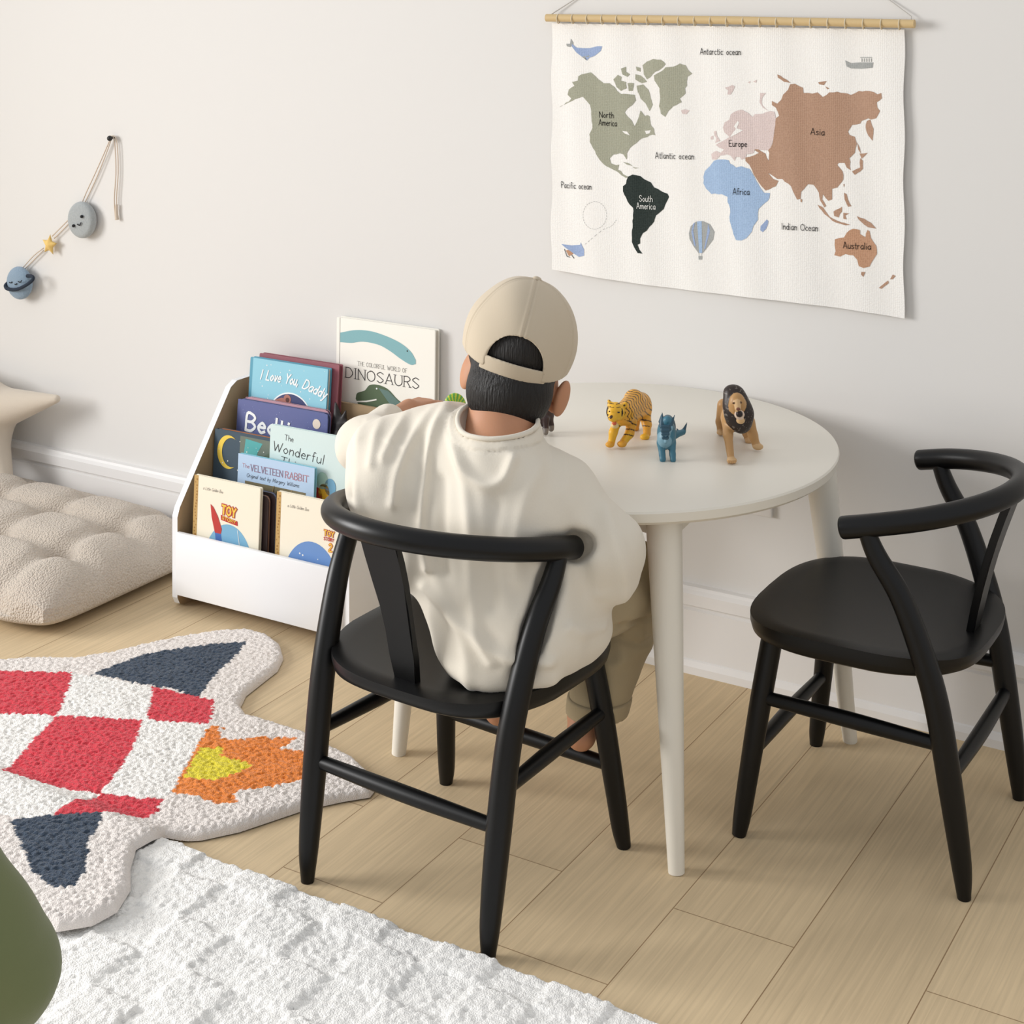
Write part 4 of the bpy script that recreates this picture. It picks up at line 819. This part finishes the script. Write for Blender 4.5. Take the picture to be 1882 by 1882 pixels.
for k_, t_ in ((ra, V3((-1.174, -.51, .150))), (la, V3((-1.30, -.505, .150)))):   # feet resting on the front stretcher
    d = (t_-k_); d.z = 0; d.normalize(); heel = V3((k_.x, k_.y, .158))-d*.018; ball = heel+d*.098; sd = V3((-d.y, d.x, 0))
    prims += [rcone(k_, heel, .021, .020)+(.012,), rcone(heel, ball, .0195, .0165)+(.012,), rcone(k_+V3((0, 0, -.005)), ball, .02, .015)+(.015,)]
    ins = 1 if k_ is ra else -1
    for i in range(5): o_ = (i-2)*.0115; b = ball+sd*o_; prims.append(rcone(b, b+d*(.024-.003*(i if ins > 0 else 4-i)*.8)-V3((0, 0, .006)), .0072, .0060)+(.0025,))
prims += hand(lw, at(795, 738, 2.705)-lw, (0, 0, 1), True, .95, (8, 48)); prims += hand(rw, (-.35, .9, -.05), (0, .1, 1), False, .95, (10, 30))
def skin_cols(V, c, N):
    c = np.ones((len(V), 4))*np.array(lin((190, 138, 106))); h = to_head(V)
    for (x, y, z), r, cc in (((-.028, .083, .0), .010, (240, 236, 230)), ((.028, .083, 0), .010, (240, 236, 230)), ((-.028, .09, 0), .006, (40, 26, 20)), ((.028, .09, 0), .006, (40, 26, 20)), ((0, .086, -.068), .014, (178, 106, 96)), ((-.028, .085, .018), .009, (40, 30, 26)), ((.028, .085, .018), .009, (40, 30, 26))):
        w = ((h[:, 0]-x)/1.3)**2+(h[:, 1]-y)**2+((h[:, 2]-z)*1.8)**2 < r*r; c[w] = lin(cc)
    return c
M_skin = mat('skin', (190, 138, 106), .55, ('noise', 120, .15, .001), spec=.35, vcol=True, subs=.15)
body = solid('body', prims, .0026, M_skin, kid, colfn=skin_cols)
# hair
M_hair = mat('hair_black', (22, 19, 18), .5, ('noise', 60, .9, .004, (6, 6, .6)), spec=.4)
def hair_cut(G):
    h = to_head(G); x, y, z = h[..., 0], h[..., 1], h[..., 2]
    side = np.abs(x)
    low = -.108+.012*np.clip((side-.03)/.03, 0, 1)**2+.006*np.cos(x*105)+.0015*np.sin(x*420)      # nape line
    return np.maximum(np.maximum(low-z, (y+.004-.6*np.clip(z+.03, 0, 1))), -1)
solid('hair', [ell(T(0, -.001, .001), (.0765, .0935, .0865), HM)+(.01,), ell(T(.004, -.040, -.064), (.064, .053, .068), HM)+(.01,)], .0022, M_hair, kid, cut=hair_cut)
# cap
cap = bpy.data.objects.new('cap', None)
M_cap = mat('cap_cotton', (200, 186, 164), .9, ('noise', 700, .25, .0006), spec=.15, sheen=.15)
ca, cb, cc_ = .0855, .1015, .0955
def shell(a, b, c, th, z0=None):
    eo = ell(H0, (a, b, c), HM)[0]
    return lambda G: np.abs(eo(G)+th/2)-th/2
def edge_z(h): return -.026-.012*np.clip(-h[..., 1]/.1, 0, 1)+.018*np.clip(h[..., 1]/.1, 0, 1)
def crown_cut(G):
    h = to_head(G); x, y, z = h[..., 0], h[..., 1], h[..., 2]
    hole = np.sqrt(x*x+((z+.026)*.92)**2)-.043; hole = np.where(y < 0, hole, 1)
    return np.maximum(np.maximum(shell(ca, cb, cc_, .007)(G), edge_z(h)-z), -hole)
def crown_disp(V, N):
    h = to_head(V.astype(np.float32)); x, y, z = h[:, 0], h[:, 1], h[:, 2]; az = np.arctan2(x, -y); d = np.zeros(len(V))
    for a in (0, 60, 120, 180, -60, -120):
        dd = np.abs((az-math.radians(a)+math.pi) % (2*math.pi)-math.pi)*np.hypot(x, y); d += -.0010*np.exp(-(dd/.0012)**2)+.0007*np.exp(-((dd-.004)/.002)**2)
    return d+.0010*np.sin(az*5+z*40)*np.clip(.06-z, 0, .1)*10+.0008*np.sin(x*70+z*50)
crown = solid('cap', [(ell(H0, (ca, cb, cc_), HM)[0], np.array(H0)-.106, np.array(H0)+.106)], .0017, M_cap, kid, cut=crown_cut, disp=crown_disp)
def strap_cut(G):
    h = to_head(G); x, y, z = h[..., 0], h[..., 1], h[..., 2]; b = -.038-.0; zc = -.0295
    return np.maximum(np.maximum(shell(ca+.0022, cb+.0022, cc_+.0022, .007)(G), np.abs(z-zc+.0015)-.0108), np.where(y < 0, np.abs(x)-.049, 1))
solid('strap', [(ell(H0, (ca, cb, cc_), HM)[0], np.array(H0)-.106, np.array(H0)+.106)], .0016, M_cap, crown, cut=strap_cut)
bm = bmesh.new(); g = []
for i in range(25):
    a = math.radians(-62+124*i/24); row = []
    for j in range(7):
        q = j/6; x = .080*math.sin(a); y0 = .098*math.cos(a); y = y0+q*.062*max(0, math.cos(a*1.3)); z = -.006-.028*(x/.08)**2*1.0-.004*q; row.append((x, y, z))
    g.append(row)
for off in (0, .003):
    vv = [[bm.verts.new(T(x, y, z+off)) for x, y, z in row] for row in g]
    for i in range(24):
        for j in range(6): bm.faces.new((vv[i][j], vv[i+1][j], vv[i+1][j+1], vv[i][j+1]))
from_bm('brim', bm, M_cap, crown, smooth=True)
solid('button', [ell(T(0, 0, cc_), (.007, .007, .004), HM)], .001, M_cap, crown)
# shirt
M_shirt = mat('shirt_jersey', (225, 217, 202), .9, ('noise', 420, .3, .0008, (1, 1, 1)), spec=.15, sheen=.2)
prims = [rcone(nearer((-1.232, -.722, .605)), nearer((-1.215, -.75, .51)), .064, .080)+(.04,), rcone(lsh, rsh, .047, .048)+(.03,), ell(nearer((-1.222, -.752, .465)), (.122, .080, .150))+(.03,), ell(nearer((-1.185, -.768, .365)), (.112, .086, .085))+(.04,),
         rcone(lsh+V3((0, -.005, -.01)), lel, .052, .039)+(.07,), rcone(lel, lel+V3((-.016, .088, .012)), .036, .028)+(.03,), rcone(at(700, 835, 2.38), at(702, 890, 2.34), .050, .042)+(.06,), rcone(at(715, 900, 2.33), at(775, 1010, 2.30), .048, .05)+(.06,),
         rcone(rsh, rel, .052, .044)+(.03,), rcone(rel, at(1132, 1060, 2.262), .040, .032)+(.03,), rcone(at(1038, 1050, 2.30), at(1056, 1150, 2.29), .060, .054)+(.04,), rcone(nearer((-1.225, -.790, .39)), nearer((-1.205, -.80, .335)), .062, .055)+(.04,)]
RM = Matrix.Translation((-1.260, -.767, 0)) @ Matrix.Rotation(math.radians(-4), 4, 'Z'); Fv = V3((*Fw, -.35))   # the cloth gives way to rail and leg
rp_ = [RM @ V3((.188*math.sin(math.radians(k)), -.208*math.cos(math.radians(k)), .501+.040*math.cos(math.radians(k)))) for k in (0, 20, 40, 60, 75, 90)]+[RM @ V3((.187, .012, .50))]
lp_ = [RM @ V3(p) for p in ((.169, -.115, .33), (.175, -.085, .41), (.181, -.052, .465), (.184, -.036, .502))]
CARVE = [rcone(a-Fv*q, b-Fv*q, .018+q*.12, .018+q*.12)+(.010,) for l in (rp_, lp_) for a, b in zip(l[:-1], l[1:]) for q in (0, .022, .045)]
FOLD = []
def fold(s, w, a): FOLD.append(([((x-941)/1268, EYE-(y+50)/1268) for x, y in P_(s)], w/1268, a))
fold('822,748 800,790 786,850 780,930 792,1000', 9, .0060); fold('800,752 762,800 735,850 728,900', 9, .0045); fold('742,775 722,805 708,830', 8, .004); fold('706,765 690,800 684,840', 8, .003)
fold('830,770 838,805 862,838 895,852 925,842 942,812', 10, .0060); fold('845,800 858,850 868,930 870,1000 880,1080 905,1130', 11, .004); fold('985,830 965,870 950,930 952,1000', 14, .003)
fold('790,1035 850,1075 905,1110 960,1128 1005,1130', 12, .0055); fold('800,1150 860,1165 930,1180 1010,1170', 16, .004); fold('800,1000 830,1050 860,1120 870,1190', 12, .003)
fold('1030,870 1060,920 1085,980 1090,1040', 16, .0035); fold('1110,910 1128,960 1140,1030 1140,1080', 14, .0035); fold('1040,1080 1070,1100 1100,1110', 10, .004); fold('660,790 650,830 655,880 668,925', 9, .003)
fold('640,800 650,850 650,900', 8, -.003); fold('760,960 745,1040 760,1120', 16, .003); fold('912,880 905,960 908,1040', 14, -.003); fold('815,860 818,940 825,1000', 10, -.004)
NECK = np.array(nearer((-1.232, -.728, .648)), np.float32)
def fold_disp(V, N):
    R2 = np.array(Rw); F2 = np.array(Fw); xp = (V[:, :2]-np.array([0, -BACK]))@R2; z = V[:, 2]; face = np.clip(-(N[:, :2]@F2)*1.3+.2, 0, 1); d = np.zeros(len(V)); Q = np.stack([xp, z], -1)
    for pts, w, a in FOLD:
        c = catmull([(p[0], p[1]) for p in pts], 6); best = np.full(len(V), 9.)
        for p, q in zip(c[:-1], c[1:]):
            ab = q-p; t = np.clip(((Q-p)@ab)/(ab@ab+1e-12), 0, 1); best = np.minimum(best, np.linalg.norm(Q-p-t[:, None]*ab, axis=1))
        d += a*np.exp(-(best/w)**2)
    rn = np.linalg.norm(V-NECK, axis=1); col = -.0016*np.exp(-((rn-.073)/.0014)**2)-.0010*np.exp(-((rn-.0765)/.001)**2)+.0012*(rn < .072); d = d*np.clip((rn-.06)/.02, 0, 1)
    return col*(rn > .062)+d*face*1.5+np.clip((rn-.06)/.02, 0, 1)*.0007*np.sin(V[:, 0]*90+V[:, 2]*35)+.0015*(value_noise(V[:, 0]+V[:, 1]+9, V[:, 2]+9, .03, 2)-.5)*2
def shirt_cut(G):
    x, y, z = G[..., 0], G[..., 1], G[..., 2]
    hem = .326-z                           # rests on the seat
    rs = np.minimum(.400-z, np.minimum(x+1.035-.25*(z-.33), y+.74))
    n0 = NECK; q = G-n0; neck = np.linalg.norm(q*np.array((1, 1, .95), np.float32), axis=-1)-.057
    return np.maximum(np.maximum(hem, rs), -neck)
shirt_prims = prims
shirt = solid('shirt', prims, .0034, M_shirt, kid, disp=fold_disp, cut=shirt_cut, carve=CARVE)
def shirt_sdf(P):
    P = np.array(P, np.float32)[None]; d = np.full(1, .1, np.float32)
    for p in shirt_prims: d = smin(d, p[0](P), p[3])
    return float(d[0])
ring = []
for k in range(40):                       # ribbed collar along the neck opening
    a = 2*math.pi*k/40; prev = None
    for e in range(-80, 81, 2):
        e_ = math.radians(e); p = NECK+.0590*np.array((math.cos(a)*math.cos(e_), math.sin(a)*math.cos(e_), math.sin(e_))); v = shirt_sdf(p)
        if prev is not None and prev < 0 <= v: ring.append(p); break
        prev = v
ring = [tuple((np.array(ring[i-1])+np.array(ring[i])+np.array(ring[(i+1) % len(ring)]))/3) for i in range(len(ring))]; ring.append(ring[0])
bm = bmesh.new(); bm_tube(bm, ring, .0036, sides=10, n=3, cap=False); from_bm('collar', bm, M_shirt, shirt, smooth=True)
# trousers
M_tr = mat('trousers_khaki', (168, 152, 122), .9, ('noise', 500, .3, .0006), spec=.1, sheen=.1)
def tr_disp(V, N):
    d = np.zeros(len(V))
    for c, dr, w, a in (((-1.085, -.57, .34), (.3, .2, 1), .006, -.006), ((-1.09, -.57, .31), (.5, 0, 1), .006, -.005), ((-1.10, -.58, .27), (-.4, 0, 1), .010, .003)):
        q = (V-np.array(c))@np.array(dr); d += a*np.exp(-(q/w)**2)
    return d+.0022*(value_noise(V[:, 0]*1+V[:, 1]+7, V[:, 2]+7, .022, 12)-.5)*2
rc_, lc_ = V3((-1.130, -.604, .205)), V3((-1.292, -.60, .20))
prims = [ell((-1.165, -.80, .372), (.112, .080, .052))+(.03,), rcone((-1.115, -.775, .374), rk+V3((0, -.005, 0)), .050, .056)+(.02,), rcone((-1.22, -.79, .380), lk, .058, .054)+(.02,), rcone(rk, rc_, .055, .044)+(.015,), rcone(lk, lc_, .052, .042)+(.015,)]
trs = solid('trousers', prims, .0036, M_tr, kid, disp=tr_disp, cut=lambda G: .196-G[..., 2])
for c in (rc_, lc_):
    solid('cuff', [rcone(c+V3((.002, .001, .008)), c+V3((-.002, -.002, -.018)), .049, .047)], .003, M_tr, trs, cut=lambda G, c=c: np.maximum(np.abs(G[..., 2]-c.z+.006)-.013, -(np.hypot(G[..., 0]-c.x, G[..., 1]-c.y)-.040)))

# ================================================================ the adult's knee at the lower left
ad = thing('person', 'bent knee in olive green trousers at the lower left edge of the picture', 'person', (-1.33, -1.63, 0))
kn = at(-98, 1788, 1.60); an = V3((kn.x-.03, kn.y+.03, .075)); hip = at(-290, 1330, 1.64); toe = an+V3((.10, .13, -.02))
solid('body', [rcone(hip, kn, .075, .052), rcone(kn, an, .050, .032), rcone(an, toe, .032, .024), rcone(an, an+V3((-.02, -.03, -.03)), .03, .024)]+[rcone(toe+V3((.7, -.55, 0))*(i-2)*.014, toe+V3((.7, -.55, 0))*(i-2)*.014+V3((.02, .028, -.01)), .011, .008) for i in range(5)], .005, M_skin, ad, k=.03, colfn=lambda V, c, N: np.ones((len(V), 4))*np.array(lin((190, 138, 106))))
M_ol = mat('olive_cotton', (112, 119, 82), .85, ('noise', 500, .3, .0006), spec=.15, sheen=.2)
solid('trousers', [rcone(hip, kn, .096, .090), rcone(kn, V3((an.x, an.y, .12)), .086, .058)], .006, M_ol, ad, k=.04, cut=lambda G: .10-G[..., 2],
      disp=lambda V, N: .011*np.sin(V[:, 0]*62+V[:, 1]*40+V[:, 2]*9+2*value_noise(V[:, 0]+9, V[:, 2]+9, .12, 3))*np.clip((kn.z+.04-V[:, 2])/.08+.4, 0.5, 1)+.004*(value_noise(V[:, 0]+V[:, 1]+9, V[:, 2]+9, .06, 5)-.5)*2)

# ================================================================ plastic animals on the table
def px_(p): return at(*p)
def rp(n, d): return n*d/FPX
def toy(name, label, parts, res, cols, m, colfn=None, extra=None, k=.004):
    prims = []; cl = []
    for p in parts:
        c = p[-1]
        if p[0] == 'e': prims.append(ell(at(*p[1]), [rp(v, p[1][2]) for v in p[2]], Matrix((V3((*Rw, 0)), V3((*Fw, 0)), V3((0, 0, 1)))).transposed())+((p[3],) if len(p) > 4 else ()))
        else: prims.append(rcone(at(*p[0]), at(*p[1]), rp(p[2], p[0][2]), rp(p[3], p[1][2]))+((p[4],) if len(p) > 5 else ()))
        cl.append(c)
    o = solid(name, prims, res, m, k=k, colors=cl, colfn=colfn); tag(o, label, 'toy animal', 'plastic animals on the round table'); return o
M_toy = mat('toy_plastic', (200, 200, 200), .42, vcol=True, spec=.4)
OR, OY, CRM = (226, 164, 56), (236, 182, 52), (226, 200, 140)
def tiger_cols(V, c, N):
    a, b = np.array(at(1140, 760, 2.60)), np.array(at(1182, 740, 2.71)); ax = (b-a)/np.linalg.norm(b-a); s = (V-a)@ax; z = V[:, 2]; side = V-a-s[:, None]*ax; lat = side[:, :2]@np.array((-ax[1], ax[0]))
    w = np.sin((s+.18*z+.006*np.sin(lat*260)+.003*np.sin(z*500))*620) > .66; body = (s > .004) & (z > .574); c[w & body] = lin((52, 38, 28))
    up = (z > .545) & (z <= .574) & (s > .012) & (np.sin(z*620+s*300) > .82); c[up] = lin((60, 42, 30))
    h = np.array(at(1130, 757, 2.60)); q = V-h; r = np.linalg.norm(q, axis=1); hs = (q[:, :2]@np.array(Rw)); cheek = (r < .03) & (np.abs(hs) > .0105) & (np.sin(r*1500) > .55) & (s < .004); c[cheek] = lin((52, 38, 28))
    brow = (r < .024) & (q[:, 2] > .006) & (np.abs(hs) < .009) & (np.sin(q[:, 2]*1500) > .75) & (np.abs(hs) > .002); c[brow] = lin((60, 42, 30)); return c
toy('toy_tiger', 'yellow plastic tiger with dark stripes and open mouth, left of the blue dinosaur', [
  ((1147, 762, 2.625), (1178, 748, 2.70), 20, 20, .01, OR), ((1147, 756, 2.62), (1164, 735, 2.67), 14, 17, .01, OR), ((1166, 733, 2.68), (1180, 736, 2.71), 16, 14, .01, OR), ('e', (1131, 757, 2.602), (17, 15, 18), .006, OY),
  ('e', (1126, 768, 2.590), (9, 9, 7), .004, OY), ((1124, 766, 2.585), (1123, 767, 2.584), 2.6, 2.6, .002, (70, 44, 32)), ('e', (1130, 782, 2.594), (7.5, 7, 5.5), .003, CRM), ('e', (1129, 778, 2.588), (4.5, 4, 3.2), .001, (206, 92, 60)),
  ((1121, 742, 2.604), (1119, 737, 2.604), 5, 3, .003, OY), ((1148, 745, 2.608), (1151, 740, 2.608), 5, 3, .003, OY), ('e', (1120, 756, 2.589), (2, 2, 1.6), .001, (30, 24, 20)), ('e', (1137, 758, 2.586), (3, 2, 1.8), .001, (30, 24, 20)),
  ((1134, 775, 2.62), (1127, 795, 2.612), 9, 7.5, .005, OY), ((1127, 795, 2.612), (1124, 812, 2.612), 7.5, 6.5, .004, OY), ('e', (1121, 817, 2.606), (8.5, 8, 5.5), .003, OR),
  ((1161, 778, 2.635), (1157, 797, 2.625), 10, 8, .005, OR), ((1157, 797, 2.625), (1146, 812, 2.614), 8, 7, .004, OY), ('e', (1143, 816, 2.608), (9, 8, 6), .003, OR),
  ((1183, 755, 2.70), (1189, 780, 2.685), 13, 8.5, .006, OR), ((1189, 780, 2.685), (1189, 797, 2.672), 8, 7, .004, OR), ('e', (1185, 803, 2.662), (9, 8, 5.5), .003, OY),
  ((1170, 762, 2.71), (1169, 785, 2.72), 9, 6, .004, OR), ('e', (1168, 787, 2.712), (7, 7, 4.5), .003, OR), ((1182, 742, 2.725), (1190, 762, 2.74), 4, 3, .004, OR), ((1190, 762, 2.74), (1188, 782, 2.75), 3, 2.5, .003, OR)], .0012, None, M_toy, tiger_cols)
TB, TD, TP = (64, 116, 136), (48, 82, 100), (120, 160, 178)
toy('toy_dinosaur', 'small blue plastic dinosaur with back spikes and raised horned tail, between tiger and lion', [
  ('e', (1225, 797, 2.56), (17.5, 24, 27), .006, TB), ('e', (1222, 806, 2.548), (13, 14, 15), .006, TP), ('e', (1228, 785, 2.60), (14, 25, 22), .006, TD), ((1225, 780, 2.55), (1227, 772, 2.545), 11, 8, .005, TB),
  ((1217, 782, 2.545), (1217, 758, 2.55), 6, .8, .002, TD), ((1214, 775, 2.55), (1216, 760, 2.56), 4, .6, .002, TD), ((1230, 788, 2.54), (1240, 763, 2.545), 5.5, .8, .002, TD), ((1224, 812, 2.535), (1233, 785, 2.54), 2.5, 4, .002, TP),
  ((1216, 784, 2.535), (1229, 784, 2.535), 3.5, 3, .002, TD), ((1217, 791, 2.533), (1229, 791, 2.533), 3.5, 3, .002, TD), ((1218, 798, 2.532), (1228, 798, 2.532), 3.2, 3, .002, TD), ((1219, 805, 2.533), (1227, 805, 2.533), 3, 2.5, .002, TD),
  ((1240, 800, 2.60), (1256, 793, 2.615), 7, 4.5, .005, TB), ((1256, 793, 2.615), (1263, 776, 2.62), 4, .8, .002, TD), ((1247, 796, 2.61), (1244, 787, 2.61), 3.5, .8, .002, TD), ((1250, 797, 2.61), (1258, 797, 2.62), 4, 2, .003, TB),
  ((1215, 815, 2.553), (1217, 835, 2.545), 8, 5.5, .005, TB), ((1217, 835, 2.545), (1218, 844, 2.541), 5.5, 6, .003, TB), ((1235, 815, 2.555), (1236, 835, 2.545), 7.5, 5.5, .005, TB), ((1236, 835, 2.545), (1237, 845, 2.540), 5.5, 5.5, .003, TB),
  ((1222, 815, 2.62), (1222, 829, 2.605), 6, 5, .004, TD), ((1234, 815, 2.62), (1233, 829, 2.605), 6, 5, .004, TD)], .0011, None, M_toy)
TN, TL, MN = (184, 142, 92), (206, 170, 124), (44, 34, 30)
def lion_cols(V, c, N):
    m = np.all(np.abs(c-np.array(lin(MN))) < 1e-4, 1); q = value_noise(V[:, 0]*1.0+V[:, 1]+5, V[:, 2]+5, .0022, 3) > .82; c[m & q] = lin((112, 104, 96)); return c
toy('toy_lion', 'tan plastic lion with black mane and roaring mouth at the right of the table top', [
  ((1348, 765, 2.58), (1347, 765, 2.68), 22, 21, .01, TN), ('e', (1352, 742, 2.565), (24, 18, 30), .008, MN), ('e', (1360, 762, 2.560), (26, 18, 28), .01, MN), ('e', (1363, 782, 2.560), (15, 12, 14), .01, MN), ('e', (1347, 720, 2.57), (17, 14, 13), .008, MN),
  ('e', (1355, 742, 2.548), (15, 11, 20), .004, TN), ((1355, 740, 2.54), (1356, 751, 2.530), 6, 6, .003, TL), ('e', (1357, 752, 2.524), (4.5, 3, 2.8), .001, (120, 74, 56)), ('e', (1348, 741, 2.536), (2.6, 2, 2), .001, (92, 62, 34)), ('e', (1362, 740, 2.537), (2.6, 2, 2), .001, (92, 62, 34)),
  ('e', (1359, 762, 2.532), (9.5, 7, 8.5), .003, (214, 190, 170)), ('e', (1359, 761, 2.5265), (6.2, 5, 5.6), .001, (34, 22, 20)), ('e', (1361, 773, 2.535), (8, 7, 6), .004, TL),
  ((1337, 770, 2.585), (1338, 800, 2.555), 11, 8.5, .006, TN), ((1338, 800, 2.555), (1343, 840, 2.536), 8.5, 6.5, .004, TN), ('e', (1345, 846, 2.530), (9.5, 8, 6), .003, TL),
  ((1377, 775, 2.60), (1384, 800, 2.60), 11, 8.5, .006, TN), ((1384, 800, 2.60), (1389, 815, 2.598), 8.5, 7.5, .004, TN), ('e', (1393, 821, 2.594), (10, 8, 6), .003, TL),
  ((1330, 745, 2.68), (1323, 775, 2.69), 12, 7.5, .006, TN), ((1323, 775, 2.69), (1324, 790, 2.688), 7, 6.5, .004, TN), ('e', (1325, 795, 2.682), (8, 8, 5), .003, TL),
  ((1368, 770, 2.66), (1371, 795, 2.66), 11, 7, .006, TN), ((1371, 795, 2.66), (1374, 805, 2.65), 7, 6.5, .004, TN), ('e', (1377, 810, 2.642), (8, 8, 5), .003, TL), ((1345, 758, 2.71), (1340, 785, 2.73), 3.5, 3, .004, TN)]
  +[((1343+9*i+j, 848, 2.524+.001*i), (1343+9*i+j, 851, 2.520), 2, 1.6, .001, TN) for i in (0,) for j in (-4, 0, 4, 8)], .0012, None, M_toy, lion_cols)
DK, DG = (58, 42, 40), (128, 120, 112)
toy('toy_ape', 'dark brown plastic animal half hidden behind the child\'s right ear', [
  ('e', (1000, 752, 2.70), (20, 16, 24), .008, DK), ('e', (985, 738, 2.695), (12, 11, 13), .006, DK), ((992, 765, 2.69), (988, 785, 2.685), 8, 6, .005, DK), ((988, 785, 2.685), (989, 791, 2.683), 6, 6, .003, DG),
  ((1003, 770, 2.685), (1003, 788, 2.68), 7, 5, .005, DK), ((1003, 788, 2.68), (1003, 795, 2.676), 5, 5, .003, DG), ((1010, 765, 2.70), (1013, 782, 2.702), 7, 5, .005, DK), ((1013, 782, 2.702), (1013, 788, 2.70), 5, 5.5, .003, DG)], .0014, None, M_toy)
GR, GY = (92, 168, 78), (196, 206, 70)
def green_cols(V, c, N):
    a = np.array(at(836, 752, 2.73)); q = V-a; x = q[:, :2]@np.array(Rw); ang = np.arctan2(q[:, 2], x); r = np.hypot(x, q[:, 2]); w = (r < .032) & (x < .02) & (np.sin(ang*22) > .1); c[w] = lin(GY); return c
toy('toy_dinosaur', 'green plastic dinosaur with yellow-striped sail held in the child\'s left hand', [
  ('e', (836, 747, 2.735), (21, 6, 25), .003, GR), ((836, 762, 2.735), (866, 764, 2.75), 10, 9, .008, GR), ((862, 764, 2.745), (868, 750, 2.745), 8, 9, .006, GR), ((866, 748, 2.745), (880, 748, 2.745), 8, 5, .004, GR),
  ((815, 760, 2.73), (836, 762, 2.735), 5, 9, .006, GR), ((838, 765, 2.73), (838, 782, 2.725), 5, 4.5, .004, GR), ((862, 767, 2.74), (862, 779, 2.735), 5, 4.5, .004, GR)], .0013, None, M_toy, green_cols)
